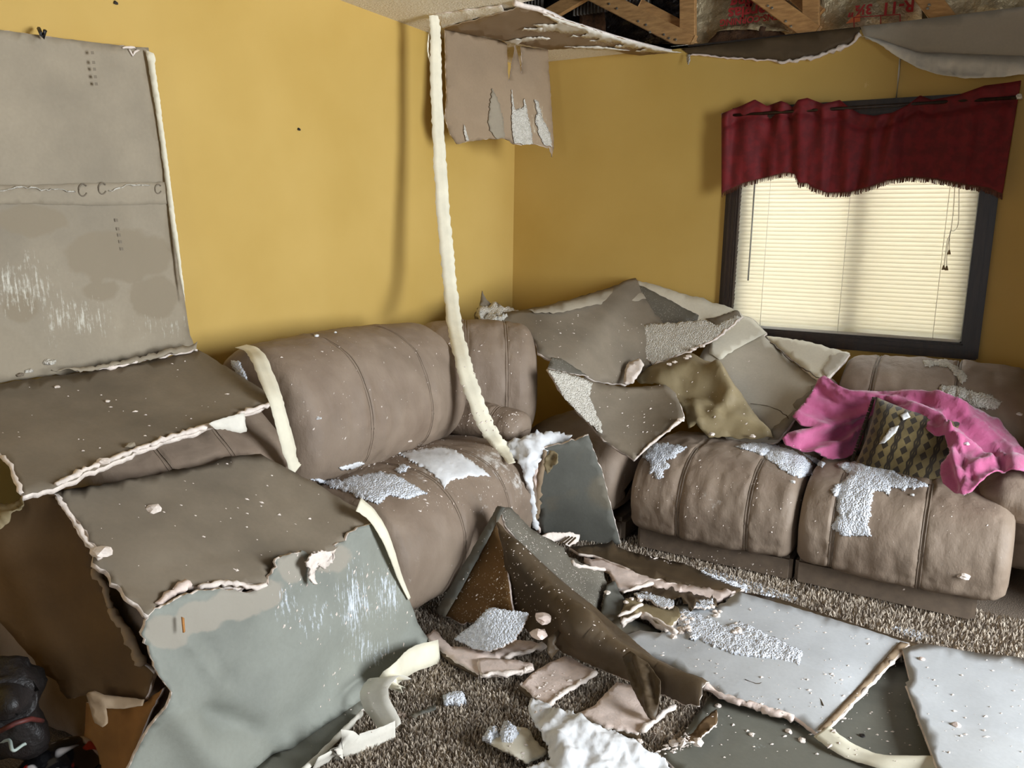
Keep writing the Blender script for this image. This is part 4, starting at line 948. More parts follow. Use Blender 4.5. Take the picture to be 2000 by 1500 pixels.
a = S('popcorn_piece', [(1198, 668, 2), (1216, 662, 3), (1226, 642, 2), (1262, 634, 3), (1350, 628, 3), (1376, 626, 2), (1398, 636, 3), (1440, 616, 3), (1448, 622, 3), (1420, 645, 3), (1370, 675, 3), (1310, 700, 3), (1278, 711, 3), (1255, 700, 4), (1240, 688, 5), (1212, 690, 3), (1210, 678, 3)],
      P4, ['popcorn_warm', 'gypsum', 'paper_taupe'], 'popcorn coated ceiling piece lying face up in the corner heap', HEAP, th=.014, step=4, bumps=.0035, bscale=130)
torn_edge(a, [(1278, 713), (1340, 690), (1400, 660), (1445, 624)], P4, 'gypsum', .007, .004)
P5 = [(1490, 655, {'y': -.13}), (1600, 745, {'y': -.47}), (1520, 862, {'y': -.70}), (1400, 700, {'y': -.34})]
a = S('drywall_board', [(1400, 640, 2), (1440, 612, 1), (1470, 622, 1), (1498, 650, 1), (1492, 656, 1), (1545, 705, 2), (1608, 745, 2), (1590, 765, 4), (1565, 800, 4), (1545, 830, 3), (1518, 862, 3), (1470, 866, 2), (1420, 858, 2), (1380, 800, 2), (1350, 745, 2), (1360, 705, 2), (1380, 675, 2)],
      P5, ['board_face', 'gypsum', 'paper_taupe'], 'pale greige board leaning in the corner heap beside the window', HEAP, th=.013, step=14, rough=.004, rscale=3)
sheet('white_face', [(1400, 642, 2), (1440, 613, 1), (1470, 623, 1), (1496, 650, 1), (1440, 680, 3), (1405, 702, 3), (1385, 690, 2), (1390, 660, 2)], [(q[0], q[1], {'y': q[2]['y']-.010}) for q in P5], ['board_cream'], th=.003, step=10, parent=a)
sheet('bare_paper', [(1605, 748, 2), (1585, 775, 1), (1520, 858, 1), (1500, 858, 2), (1512, 832, 4), (1530, 818, 5), (1556, 800, 5), (1548, 790, 4), (1575, 768, 5), (1590, 752, 3)], [(q[0], q[1], {'y': q[2]['y']-.009}) for q in P5], ['paper_taupe'], th=.003, step=9, parent=a)
torn_edge(a, [(1465, 788), (1505, 793), (1530, 808), (1540, 818)], P5, 'paper_dark', .0022, .010, 'crack')
P6 = [(1494, 656, {'y': -.11}), (1662, 690, {'y': -.32}), (1610, 743, {'y': -.50})]
a = S('drywall_board', [(1492, 656, 1), (1530, 660, 2), (1580, 668, 2), (1640, 684, 2), (1660, 690, 1), (1650, 705, 1), (1612, 744, 2), (1600, 744, 2), (1560, 712, 2)], P6, ['board_cream', 'gypsum'],
      'cream faced triangular board at the right end of the corner heap below the window', HEAP, th=.014, step=10, rough=.004)
sheet('bare_paper', [(1658, 692, 1), (1648, 706, 1), (1614, 740, 2), (1604, 722, 4), (1618, 705, 4), (1622, 692, 4)], [(q[0], q[1], {'y': q[2]['y']-.008}) for q in P6], ['board_face'], th=.003, step=7, parent=a)
torn_edge(a, [(1495, 658), (1545, 704), (1606, 744)], P6, 'paper_dark', .004, .004, 'dark_edge')
P7 = [(1245, 730, {'y': -.56}), (1340, 690, {'y': -.40}), (1400, 708, {'y': -.44}), (1510, 858, {'y': -.72}), (1345, 850, {'y': -.80}), (1330, 790, {'y': -.72}), (1400, 780, {'y': -.66})]
S('crumpled_paper', [(1238, 738, 1), (1270, 715, 2), (1310, 700, 2), (1345, 688, 1), (1385, 704, 1), (1404, 716, 1), (1440, 760, 1), (1480, 815, 1), (1512, 857, 1), (1470, 858, 2), (1420, 852, 2), (1385, 855, 2), (1362, 830, 2), (1345, 838, 2), (1338, 805, 2), (1320, 780, 2), (1290, 755, 2), (1250, 748, 2)],
  P7, ['paper_kraft'], 'crumpled tan kraft paper draped over the corner heap', 'paper', th=.003, step=8, rough=.012, rscale=12,
  ridges=[([(1290, 740), (1350, 720), (1400, 735)], .04, 16), ([(1330, 760), (1390, 770), (1410, 800)], -.03, 13), ([(1400, 725), (1425, 770), (1400, 805)], .045, 13), ([(1410, 740), (1500, 850)], .01, 10), ([(1350, 830), (1440, 820), (1500, 845)], .018, 12), ([(1355, 780), (1365, 825)], .02, 8)])
for i, (x, y) in enumerate(((1308, 712), (1318, 708), (1340, 700), (1345, 696), (1354, 682), (1372, 676), (1390, 848), (1470, 852))):
    sf = Surf(P7); c = sf(np.array([[x, y]]))[0]; c = c+(CAM-c)/np.linalg.norm(CAM-c)*.03
    chunk('gypsum_crumb', c, .014, 'gypsum', 'cream gypsum crumb '+('left of the lower pair near the top of the kraft paper', 'right of the lower pair near the top of the kraft paper', 'left of the upper pair on the kraft paper', 'right of the upper pair on the kraft paper', 'just above the kraft paper, nearer the popcorn piece', 'just above the kraft paper, nearer the pale board', 'at the bottom left hem of the kraft paper', 'at the bottom right hem of the kraft paper')[i], 'gypsum crumb', 'crumbs on the kraft paper', seed=i)
P8 = [(1072, 718, {'x': .86}), (1240, 897, {'y': -1.16}), (1335, 815, {'y': -.98}), (1300, 752, {'y': -.76})]
a = S('drywall_board', [(1068, 720, 1), (1080, 722, 2), (1110, 728, 3), (1160, 745, 3), (1185, 752, 3), (1225, 756, 2), (1300, 752, 1), (1320, 768, 2), (1336, 812, 2), (1290, 850, 1), (1250, 885, 1), (1238, 898, 2), (1180, 860, 2), (1140, 815, 2), (1100, 770, 2)],
      P8, ['paper_taupe', 'gypsum'], 'grey board piece bridging from the corner heap onto the loveseat seat', HEAP, th=.014, step=11, rough=.004)
sheet('dusty_band', [(1070, 722, 1), (1110, 730, 2), (1158, 748, 3), (1150, 775, 4), (1170, 820, 3), (1178, 850, 3), (1140, 818, 2), (1100, 775, 2)], [(q[0], q[1], {k: v-.012 if k == 'y' else v+.02 for k, v in q[2].items()}) for q in P8], ['popcorn_warm'], th=.003, step=6, bumps=.003, parent=a)
torn_edge(a, [(1330, 818), (1300, 845), (1270, 868), (1248, 890)], P8, 'gypsum', .007, .004)
chunk('gypsum_edge', P(1330, 820, y=-1.0), .016, 'gypsum', parent=a, seed=4)
S('drywall_board', [(1076, 698, 1), (1096, 700, 1), (1130, 722, 2), (1150, 735, 3), (1108, 728, 2), (1070, 718, 1)], [(1076, 698, {'x': .83}), (1150, 735, {'x': 1.0}), (1070, 718, {'x': .84})], ['paper_speck_grey', 'gypsum'],
  'small brown triangular board behind the bridging grey piece', HEAP, th=.01, step=7)
S('plaster_flake', [(1228, 706, 2), (1248, 700, 2), (1258, 712, 3), (1248, 730, 3), (1236, 748, 2), (1218, 748, 2), (1220, 722, 2)], [(1228, 706, {'y': -.56}), (1258, 712, {'y': -.56}), (1230, 748, {'y': -.70})], ['gypsum'],
  'pale gypsum flake standing beside the crumpled kraft paper', 'plaster flake', th=.008, step=7, rough=.006, rscale=20)
S('plaster_rubble', [(930, 612, 3), (938, 588, 4), (950, 598, 4), (968, 596, 3), (990, 602, 4), (1015, 606, 4), (995, 616, 4), (975, 626, 4), (945, 632, 3)], [(930, 612, {'x': .36}), (1015, 606, {'x': .45}), (975, 626, {'x': .48})], ['popcorn_warm'],
  'crumbled white plaster lump at the left end of the corner heap', 'plaster', th=.03, step=6, rough=.03, rscale=24, bumps=.006)
S('paper_shard', [(936, 600, 1), (941, 566, 1), (948, 582, 2), (958, 592, 2), (950, 606, 2), (934, 625, 2), (928, 640, 2), (926, 615, 2)], [(936, 600, {'x': .30}), (941, 566, {'x': .26}), (955, 600, {'x': .34})], ['paper_taupe'],
  'pointed brown board shard standing at the left end of the corner heap', HEAP, th=.006, step=6, rough=.01, rscale=18)

# ------------------------------------------------------------------ board pieces between the sofas
D6 = [(1060, 1046, {'z': .02}), (1210, 1062, {'z': .015}), (1150, 852, {'y': -1.30}), (1050, 895, {'y': -1.42})]
a = S('drywall_board', [(1045, 900, 3), (1060, 878, 4), (1090, 868, 4), (1150, 850, 2), (1178, 930, 1), (1212, 1062, 1), (1165, 1068, 2), (1120, 1078, 2), (1060, 1046, 3), (1050, 1000, 4), (1044, 950, 4)],
      D6, ['paper_slate', 'gypsum'], 'slate grey board leaning upright against the corner seat front', 'drywall', th=.012, step=11, rough=.006, rscale=4)
for lines, mm, rd in (([(1062, 880), (1058, 920), (1050, 960), (1046, 1010)], 'paper_flap', .018), ([(1048, 900), (1042, 950), (1044, 1000), (1052, 1040)], 'gypsum_pink', .014)):
    torn_edge(a, lines, D6, mm, rd, .012, 'torn_edge')
RUB = [(985, 868, {'y': -1.46}), (1110, 850, {'y': -1.26}), (1050, 1040, {'y': -1.40}), (1030, 900, {'y': -1.50})]
S('plaster_rubble', [(980, 868, 4), (1005, 858, 4), (1040, 845, 5), (1085, 842, 4), (1115, 852, 4), (1105, 870, 5), (1080, 880, 5), (1058, 882, 5), (1050, 905, 5), (1040, 940, 5), (1046, 985, 4), (1052, 1035, 3), (1040, 1030, 3), (1034, 980, 4), (1026, 940, 4), (1012, 905, 5), (995, 885, 4)],
  RUB, ['plaster'], 'heaped crumbly white plaster spilling between the sofa seats', 'plaster', th=.02, step=6, rough=.022, rscale=26, bumps=.006, bscale=45)
S('paper_cup_curl', [(1062, 900, 2), (1075, 880, 2), (1088, 885, 2), (1090, 905, 3), (1078, 912, 3), (1066, 925, 2)], [(1062, 900, {'y': -1.46}), (1090, 885, {'y': -1.44}), (1070, 925, {'y': -1.48})], ['paper_kraft'], 'curled tan paper bit on the upright slate board', 'torn paper', th=.004, step=5, rough=.02, rscale=25)

# the brown paper tent and its long roll
TA = [(970, 990, {'z': .40}), (858, 1197, {'z': .03}), (998, 1195, {'z': .13})]
a = S('paper_backed_board', [(966, 1008, 1), (985, 1075, 1), (1002, 1196, 2), (960, 1188, 2), (930, 1215, 4), (900, 1218, 3), (878, 1205, 2), (852, 1198, 1)], TA, ['paper_speck', 'gypsum_pink'],
      'rust brown speckled triangular board face of the tented piece', 'drywall', th=.010, step=10, rough=.004)
sheet('bare_margin', [(972, 988, 1), (985, 992, 1), (900, 1150, 1), (868, 1205, 1), (850, 1196, 1)], [(q[0], q[1], {'z': q[2]['z']+.014}) for q in TA], ['paper_slate'], th=.004, step=9, parent=a)
TB = [(975, 990, {'z': .41}), (1110, 1062, {'z': .22}), (1190, 1130, {'z': .10}), (1165, 1215, {'z': .05}), (1060, 1130, {'z': .19})]
a = S('paper_backed_board', [(975, 988, 1), (1000, 992, 2), (1040, 1035, 3), (1075, 1055, 3), (1095, 1068, 4), (1118, 1090, 4), (1160, 1108, 4), (1185, 1112, 3), (1192, 1130, 3), (1185, 1160, 2), (1168, 1214, 1), (1120, 1180, 1), (1050, 1110, 1), (990, 1030, 1)],
      TB, ['paper_speck_grey', 'gypsum'], 'grey speckled board forming the far side of the tented piece', 'drywall', th=.010, step=10, rough=.006, rscale=6, ridges=[([(1188, 1120), (1172, 1200)], -.03, 14)])
torn_edge(a, [(1118, 1094), (1128, 1108), (1150, 1106), (1180, 1112)], TB, 'gypsum', .010, .006)
TR = [(966, 1012, {'z': .38}), (1060, 1130, {'z': .21}), (1010, 1190, {'z': .12}), (1150, 1190, {'z': .14}), (1100, 1275, {'z': .06}), (1220, 1245, {'z': .12}), (1200, 1320, {'z': .05}), (1380, 1345, {'z': .07}), (1370, 1385, {'z': .05}), (1130, 1225, {'z': .15})]
a = S('paper_roll', [(965, 1008, 1), (1000, 1055, 1), (1050, 1100, 1), (1100, 1140, 1), (1160, 1185, 1), (1220, 1235, 1), (1280, 1292, 1), (1340, 1325, 1), (1386, 1342, 3), (1380, 1365, 3), (1368, 1390, 3), (1330, 1380, 2), (1280, 1357, 1), (1200, 1320, 1), (1130, 1288, 2), (1070, 1262, 4), (1040, 1240, 4), (1000, 1195, 2), (985, 1090, 1)],
      TR, ['paper_dark', 'gypsum'], 'long dark brown paper rolled into a tube across the carpet', 'paper', th=.004, step=9, rough=.003,
      ridges=[([(1000, 1080), (1090, 1190), (1190, 1275), (1300, 1335), (1370, 1365)], .075, 24), ([(980, 1030), (1060, 1120), (1140, 1190)], .012, 10)])
sheet('crumpled_tail', [(1215, 1282, 1), (1232, 1272, 1), (1262, 1292, 1), (1290, 1330, 1), (1286, 1380, 1), (1280, 1412, 1), (1262, 1395, 1), (1235, 1345, 1)], [(1215, 1282, {'z': .13}), (1275, 1300, {'z': .15}), (1280, 1412, {'z': .035}), (1240, 1345, {'z': .08})], ['paper_dark'], th=.003, step=6, rough=.006, rscale=20,
      ridges=[([(1245, 1285), (1262, 1340), (1275, 1400)], .025, 6), ([(1228, 1290), (1250, 1350)], -.012, 5), ([(1270, 1310), (1280, 1370)], -.012, 5)], parent=a)
for x, y in ((1062, 1208), (1052, 1238)):
    c = P(x, y, z=.17 if y < 1220 else .13); chunk('gypsum_crumb', c, .028, 'gypsum_pink', ('upper' if y < 1220 else 'lower')+' pinkish gypsum lump stuck on the side of the brown paper roll', 'gypsum crumb', 'lumps on the paper roll', seed=y)
sheet('torn_curl', [(1070, 1248, 1), (1090, 1230, 1), (1096, 1236, 1), (1082, 1258, 1), (1092, 1268, 1), (1078, 1288, 1), (1068, 1275, 1)], [(1070, 1248, {'z': .12}), (1095, 1232, {'z': .14}), (1078, 1288, {'z': .06})], ['paper_dark'], th=.002, step=5, rough=.01, rscale=25, parent=a)
a = S('popcorn_piece', [(888, 1247, 2), (925, 1218, 3), (955, 1187, 2), (985, 1190, 3), (1012, 1194, 2), (1032, 1198, 2), (1022, 1225, 3), (1005, 1250, 3), (985, 1262, 3), (958, 1272, 2), (925, 1268, 2)], [(888, 1247, {'z': .05}), (955, 1187, {'z': .17}), (1032, 1198, {'z': .17}), (960, 1272, {'z': .06})],
      ['popcorn', 'gypsum', 'paper_brown'], 'bluish white popcorn ceiling piece propped against the brown tent', 'ceiling piece', th=.012, step=4, bumps=.0035, bscale=130)

# ------------------------------------------------------------------ boards and pieces on the floor
FL_ = 'drywall'
def Z(z, *xy): return [(x, y, {'z': z}) for x, y in xy]
S('drywall_board', [(1330, 1440, 2), (1385, 1362, 1), (1500, 1340, 0), (1700, 1300, 0), (1790, 1290, 0), (1850, 1500, 0), (1880, 1600, 0), (1420, 1600, 0), (1285, 1468, 2)], Z(.022, (1330, 1440), (1790, 1300), (1850, 1500)), ['board_green', 'gypsum'],
  'muddy grey green board flat on the carpet under the big pale board', FL_, th=.012, step=18, rough=.004, rscale=3, smear=[(1480, 1455, 26, 18, .9), (1690, 1400, 30, 14, .7)])
DL = [(1440, 1158, {'z': .06}), (1770, 1258, {'z': .05}), (1600, 1432, {'z': .045}), (1230, 1262, {'z': .045}), (1420, 1350, {'z': .05}), (1500, 1290, {'z': .055})]
a = S('drywall_board', [(1222, 1240, 2), (1250, 1230, 3), (1290, 1236, 3), (1300, 1190, 5), (1340, 1180, 6), (1400, 1185, 5), (1430, 1165, 4), (1442, 1156, 1), (1560, 1188, 1), (1690, 1228, 1), (1776, 1256, 2), (1690, 1342, 1), (1600, 1434, 2), (1570, 1412, 4), (1540, 1398, 5), (1500, 1385, 6), (1450, 1372, 6), (1400, 1350, 6), (1368, 1334, 4), (1370, 1330, 1), (1290, 1290, 1), (1232, 1268, 3)],
      DL, ['board_floor', 'gypsum_pink'], 'big pale grey board lying face up in front of the loveseat', FL_, th=.013, step=14, rough=.005, rscale=3, ridges=[([(1380, 1250), (1600, 1320)], .012, 60)])
torn_edge(a, [(1370, 1336), (1400, 1354), (1430, 1368), (1465, 1376), (1500, 1388), (1530, 1396), (1548, 1404)], DL, 'gypsum_pink', .014, .002)
sheet('edge_strip', [(1758, 1253, 1), (1776, 1257, 2), (1700, 1335, 1), (1612, 1428, 1), (1596, 1426, 1), (1680, 1338, 1)], [(q[0], q[1], {'z': q[2]['z']+.006}) for q in DL], ['paper_flap', 'gypsum'], th=.008, step=9, parent=a)
torn_edge(a, [(1776, 1258), (1700, 1338), (1614, 1430)], DL, 'gypsum', .006, .004)
for q in ([(1455, 1328), (1475, 1336), (1490, 1332)], [(1580, 1340), (1600, 1360), (1608, 1378)]): torn_edge(a, q, DL, 'paper_dark', .0018, .010, 'scratch')
PC = [(q[0], q[1], {'z': q[2]['z']+.013}) for q in DL]
S('popcorn_texture', [(1310, 1195, 5), (1335, 1190, 5), (1380, 1205, 5), (1415, 1222, 5), (1450, 1214, 4), (1480, 1228, 4), (1520, 1248, 4), (1568, 1272, 4), (1562, 1298, 5), (1540, 1292, 4), (1500, 1284, 5), (1450, 1278, 5), (1410, 1268, 5), (1370, 1250, 6), (1345, 1240, 5), (1325, 1215, 5)],
  PC, ['popcorn'], 'crumbled popcorn texture flaking over the big pale board', 'ceiling texture', th=.006, step=4, bumps=.006, bscale=120, taper=True)
S('drywall_board', [(1762, 1268, 1), (1800, 1256, 1), (1900, 1272, 1), (2060, 1296, 0), (2060, 1600, 0), (1840, 1600, 0), (1830, 1500, 0), (1800, 1420, 1), (1768, 1334, 2), (1778, 1328, 1)], [(1770, 1265, {'z': .06}), (2000, 1285, {'z': .055}), (1830, 1500, {'z': .075})], ['board_floor', 'gypsum'],
  'pale grey board lying at the right edge on the carpet', FL_, th=.013, step=18, rough=.006, rscale=3)
S('drywall_board', [(1440, 1156, 2), (1500, 1162, 2), (1600, 1196, 1), (1700, 1228, 1), (1812, 1262, 1), (1770, 1266, 1), (1600, 1210, 1), (1450, 1170, 1)], Z(.03, (1450, 1160), (1800, 1262), (1600, 1210)), ['paper_dark', 'gypsum'],
  'thin dark board strip showing along the far edge of the big pale board', FL_, th=.010, step=10)
DK = [(1130, 1062, {'z': .06}), (1225, 1078, {'z': .05}), (1450, 1150, {'z': .035}), (1300, 1135, {'z': .05})]
a = S('drywall_board', [(1112, 1070, 2), (1160, 1064, 1), (1195, 1062, 1), (1225, 1076, 1), (1300, 1092, 2), (1350, 1106, 2), (1420, 1136, 3), (1458, 1146, 3), (1440, 1158, 3), (1400, 1168, 4), (1370, 1148, 5), (1330, 1142, 4), (1280, 1132, 2), (1215, 1106, 1), (1160, 1086, 1), (1130, 1082, 2)],
      DK, ['paper_dark', 'gypsum'], 'dark soaked board strip lying beside the corner of the loveseat', FL_, th=.012, step=9, rough=.006, rscale=8, ridges=[([(1195, 1062), (1192, 1076)], .02, 6)])
S('gypsum_slab', [(1140, 1088, 2), (1180, 1094, 2), (1250, 1118, 1), (1290, 1130, 2), (1320, 1142, 4), (1380, 1146, 4), (1436, 1154, 2), (1405, 1172, 3), (1350, 1160, 3), (1290, 1148, 3), (1250, 1136, 4), (1262, 1146, 3), (1240, 1150, 2), (1205, 1150, 1), (1190, 1118, 2), (1150, 1104, 3)],
  Z(.05, (1140, 1088), (1430, 1154), (1220, 1150)), ['gypsum_pink'], 'pinkish bare gypsum layer beside the dark soaked strip', 'gypsum', th=.012, step=8, rough=.006, rscale=14)
S('torn_paper', [(1248, 1148, 3), (1275, 1138, 3), (1300, 1146, 3), (1345, 1158, 3), (1395, 1164, 3), (1402, 1182, 3), (1360, 1176, 3), (1352, 1190, 2), (1330, 1170, 3), (1290, 1166, 3), (1250, 1160, 2)], [(1248, 1150, {'z': .065}), (1400, 1172, {'z': .06}), (1330, 1168, {'z': .075})], ['paper_dark'],
  'torn dark brown paper layer between the gypsum and the big pale board', 'torn paper', th=.003, step=6, rough=.015, rscale=22)
S('popcorn_piece', [(1238, 1160, 3), (1262, 1158, 3), (1290, 1166, 3), (1315, 1174, 3), (1316, 1184, 3), (1296, 1188, 3), (1282, 1182, 3), (1265, 1172, 3), (1246, 1170, 3)], [(1238, 1160, {'z': .075}), (1315, 1175, {'z': .085}), (1280, 1188, {'z': .08})], ['popcorn', 'gypsum'],
  'small popcorn coated strip at the left end of the big pale board', 'ceiling piece', th=.008, step=5, bumps=.006, bscale=85)
S('popcorn_piece', [(1356, 1174, 2), (1392, 1172, 3), (1396, 1184, 3), (1376, 1191, 2), (1354, 1188, 2)], [(1356, 1174, {'z': .075}), (1394, 1172, {'z': .075}), (1375, 1191, {'z': .075})], ['popcorn', 'gypsum'],
  'tiny popcorn scrap tilted on the torn dark paper near the loveseat', 'ceiling piece', th=.008, step=4.5, bumps=.005, bscale=85)
a = S('drywall_board', [(1212, 1200, 2), (1222, 1170, 2), (1240, 1168, 3), (1255, 1178, 3), (1290, 1184, 4), (1322, 1186, 4), (1330, 1200, 4), (1310, 1220, 3), (1300, 1226, 3), (1270, 1206, 3), (1250, 1196, 2), (1215, 1216, 2)], Z(.075, (1212, 1200), (1330, 1195), (1250, 1170)), ['paper_kraft', 'gypsum'],
      'stained tan layered board piece at the torn left end of the big pale board', FL_, th=.02, step=7, rough=.006, rscale=14)
for q in ([(1208, 1204), (1230, 1193), (1254, 1180)], [(1214, 1216), (1235, 1206), (1252, 1197)], [(1254, 1198), (1275, 1207), (1300, 1222), (1322, 1236)], [(1216, 1157), (1245, 1148), (1276, 1139)]):
    torn_edge(a, q, Z(.085, (1212, 1200), (1330, 1195), (1250, 1150)), 'gypsum', .009, .004)
S('fallen_paper', [(1170, 1214, 1), (1185, 1142, 2), (1200, 1134, 2), (1212, 1160, 1), (1222, 1172, 1), (1212, 1200, 1), (1250, 1212, 1), (1292, 1232, 2), (1240, 1234, 2), (1225, 1248, 2), (1195, 1240, 1)], [(1170, 1214, {'z': .05}), (1190, 1140, {'z': .09}), (1222, 1172, {'z': .06}), (1285, 1232, {'z': .03}), (1225, 1246, {'z': .03}), (1192, 1190, {'z': .06})], ['paper_slate'],
  'slate grey paper folded between the brown tent and the pale board', 'paper', th=.003, step=8, ridges=[([(1180, 1212), (1225, 1200)], .015, 8)])
S('broken_ceiling_edge', [(1056, 1048, 1), (1075, 1040, 2), (1110, 1040, 2), (1133, 1044, 2), (1130, 1058, 2), (1112, 1068, 2), (1096, 1056, 2), (1082, 1058, 3), (1078, 1064, 3), (1066, 1056, 2)], [(1056, 1048, {'z': .22}), (1133, 1044, {'z': .20}), (1100, 1066, {'z': .17})], ['gypsum'],
  'cream broken board corner with dark slits on top of the grey speckled piece', 'drywall', th=.012, step=5, rough=.004)
a = COL.objects[-1]
for k in range(3): beam('slit', P(1094+8*k, 1061+1*k, z=.195), P(1112+6*k, 1048+1*k, z=.207), .006, .004, ['paper_dark'], a, up=(0, 0, 1), bevel=.0005)
# pinkish gypsum slabs around the roll
GS = [
 ([(832, 1240, 2), (848, 1228, 2), (880, 1262, 2), (905, 1262, 3), (960, 1274, 2), (1010, 1250, 2), (1064, 1258, 3), (1030, 1270, 3), (985, 1282, 3), (940, 1284, 3), (935, 1316, 1), (880, 1285, 1), (840, 1252, 1)], .035, 'pinkish gypsum slab with a dark edge under the bluish popcorn piece'),
 ([(932, 1286, 1), (948, 1285, 1), (1010, 1290, 2), (1040, 1296, 2), (1042, 1304, 3), (1010, 1312, 3), (938, 1317, 2)], .045, 'small pinkish gypsum slab with a bright broken front edge'),
 ([(1018, 1336, 1), (1052, 1306, 1), (1104, 1279, 1), (1166, 1310, 3), (1130, 1334, 4), (1095, 1352, 4), (1070, 1376, 2), (1040, 1358, 1)], .04, 'square pinkish gypsum slab in the middle of the carpet'),
 ([(1128, 1392, 1), (1160, 1378, 2), (1205, 1330, 2), (1250, 1340, 1), (1290, 1400, 3), (1305, 1385, 3), (1262, 1420, 4), (1248, 1432, 3), (1180, 1418, 1)], .035, 'large pinkish gypsum slab under the crumpled end of the paper roll'),
]
for i, (ol, z, lab) in enumerate(GS):
    an = Z(z, *[(p[0], p[1]) for p in (ol[0], ol[len(ol)//3], ol[2*len(ol)//3])])
    a = S('gypsum_slab', ol, an, ['gypsum_pink', 'gypsum'], lab, 'gypsum', th=.014, step=8, rough=.004, rscale=14)
    el = {0: [(985, 1284), (1030, 1272), (1062, 1260)], 1: [(938, 1318), (1008, 1313), (1040, 1305)], 2: [(1072, 1376), (1096, 1355), (1132, 1335), (1164, 1312)], 3: [(1250, 1430), (1280, 1408), (1304, 1386), (1318, 1378)]}[i]
    torn_edge(a, el, an, 'gypsum', .010, .004)
    pl = {0: [(832, 1242, 1), (935, 1306, 1), (934, 1320, 1), (880, 1292, 1), (838, 1256, 1)], 2: [(1006, 1337, 1), (1020, 1334, 1), (1074, 1374, 1), (1068, 1384, 1), (1030, 1358, 1)], 3: [(1115, 1388, 1), (1135, 1390, 1), (1250, 1430, 1), (1252, 1448, 1), (1180, 1418, 1)]}.get(i)
    if pl: sheet('paper_backing', pl, Z(z-.006, *[(p[0], p[1]) for p in pl[:3]]) if len({p[1] for p in pl[:3]}) > 1 else an, ['paper_dark'], th=.008, step=8, parent=a)
S('paper_strip', [(1352, 1430, 1), (1378, 1400, 2), (1400, 1385, 1), (1402, 1405, 1), (1385, 1432, 2), (1350, 1452, 2), (1325, 1452, 2)], Z(.05, (1352, 1430), (1400, 1390), (1330, 1452)), ['paper_brown', 'gypsum'], 'brown paper scrap with pale torn rim at the end of the roll', 'torn paper', th=.006, step=6, rough=.012, rscale=18)
# white crumpled ceiling sheet in the foreground
S('plaster_sheet', [(1040, 1368, 3), (1070, 1374, 4), (1085, 1392, 3), (1120, 1396, 3), (1130, 1408, 3), (1180, 1422, 3), (1240, 1450, 3), (1300, 1480, 3), (1320, 1520, 0), (1300, 1600, 0), (1020, 1600, 0), (1030, 1500, 3), (1075, 1480, 4), (1072, 1460, 4), (1060, 1440, 4), (1045, 1410, 3), (1032, 1385, 3)],
  [(1040, 1368, {'z': .05}), (1300, 1480, {'z': .03}), (1100, 1440, {'z': .075}), (1060, 1560, {'z': .04})], ['plaster'], 'large crumpled white plaster sheet in the foreground', 'plaster', th=.01, step=4.5, rough=.016, rscale=14, bumps=.004, bscale=45,
  ridges=[([(1090, 1400), (1060, 1430)], .015, 12), ([(1130, 1405), (1090, 1440), (1110, 1480)], .02, 16), ([(1150, 1430), (1260, 1480)], .012, 14)])
S('plaster_sheet', [(943, 1446, 3), (975, 1432, 3), (1010, 1418, 3), (1030, 1424, 3), (1050, 1446, 4), (1068, 1470, 4), (1060, 1480, 3), (1028, 1490, 3), (990, 1470, 3), (960, 1455, 2)], [(943, 1446, {'z': .03}), (1030, 1424, {'z': .045}), (1040, 1488, {'z': .03}), (1000, 1450, {'z': .055})], ['board_cream'],
  'smaller cracked cream plaster sheet left of the large crumpled one', 'plaster', th=.006, step=7, rough=.008, rscale=14)
for ol, z, lab in (([(942, 1440, 3), (955, 1420, 3), (972, 1420, 3), (975, 1436, 3), (960, 1446, 3)], .05, 'small popcorn clump at the left tip of the cream plaster sheet'), ([(976, 1430, 3), (985, 1406, 3), (1005, 1416, 3), (1014, 1430, 3), (998, 1446, 3), (980, 1444, 3)], .058, 'larger popcorn clump on the cream plaster sheet'),
                   ([(865, 1358, 2), (884, 1350, 3), (906, 1352, 2), (910, 1370, 3), (890, 1372, 2), (868, 1372, 2)], .03, 'small bluish popcorn scrap alone on the carpet')):
    S('popcorn_piece', ol, Z(z, *[(p[0], p[1]) for p in ol[:3]]), ['popcorn'], lab, 'ceiling piece', th=.012, step=4, bumps=.012, bscale=70, taper=True)
# left foreground
S('dark_board', [(480, 1512, 0), (600, 1425, 0), (700, 1350, 0), (716, 1376, 2), (660, 1440, 1), (590, 1510, 0), (560, 1560, 0), (440, 1560, 0)], Z(.02, (480, 1510), (700, 1360), (590, 1505)), ['board_green', 'gypsum'], 'dark wet board lying under the hanging grey green board', FL_, th=.01, step=12)
tag(tube('edge_stick', catmull([P(585, 1512, z=.03), P(640, 1460, z=.032), P(706, 1392, z=.032)], 8, False), .008, ['tape_white'], n=7, rn=.25), 'thin pale broken board edge lying on the carpet at the left', 'board edge')
def tp(*a): return [P(x, y, z=z) for x, y, z in a]
ribbon('joint_tape', catmull(tp((612, 1498, .03), (655, 1474, .03), (668, 1455, .06), (690, 1462, .03), (735, 1448, .025), (772, 1430, .03)), 6, False), .085, (.25, .5, .25), ['tape_white'], label='grey white paper tape with a sharp fold lying on the carpet at the left', cat='tape', ragged=.04)
ribbon('joint_tape', catmull(tp((766, 1428, .03), (752, 1400, .055), (735, 1370, .085), (733, 1345, .10), (752, 1322, .095), (775, 1330, .06)), 6, False), np.linspace(.07, .115, 31), (.8, .15, .25), ['tape_white'], label='curled paper tape standing in a loop beside the grey green board', cat='tape', ragged=.03)
ribbon('joint_tape', catmull(tp((760, 1345, .07), (772, 1320, .09), (790, 1300, .085), (815, 1285, .07), (858, 1272, .04)), 6, False), np.linspace(.09, .075, 25), (-.2, .75, .5), ['tape'], label='cream paper tape arching from the loop towards the brown tent', cat='tape', ragged=.03)
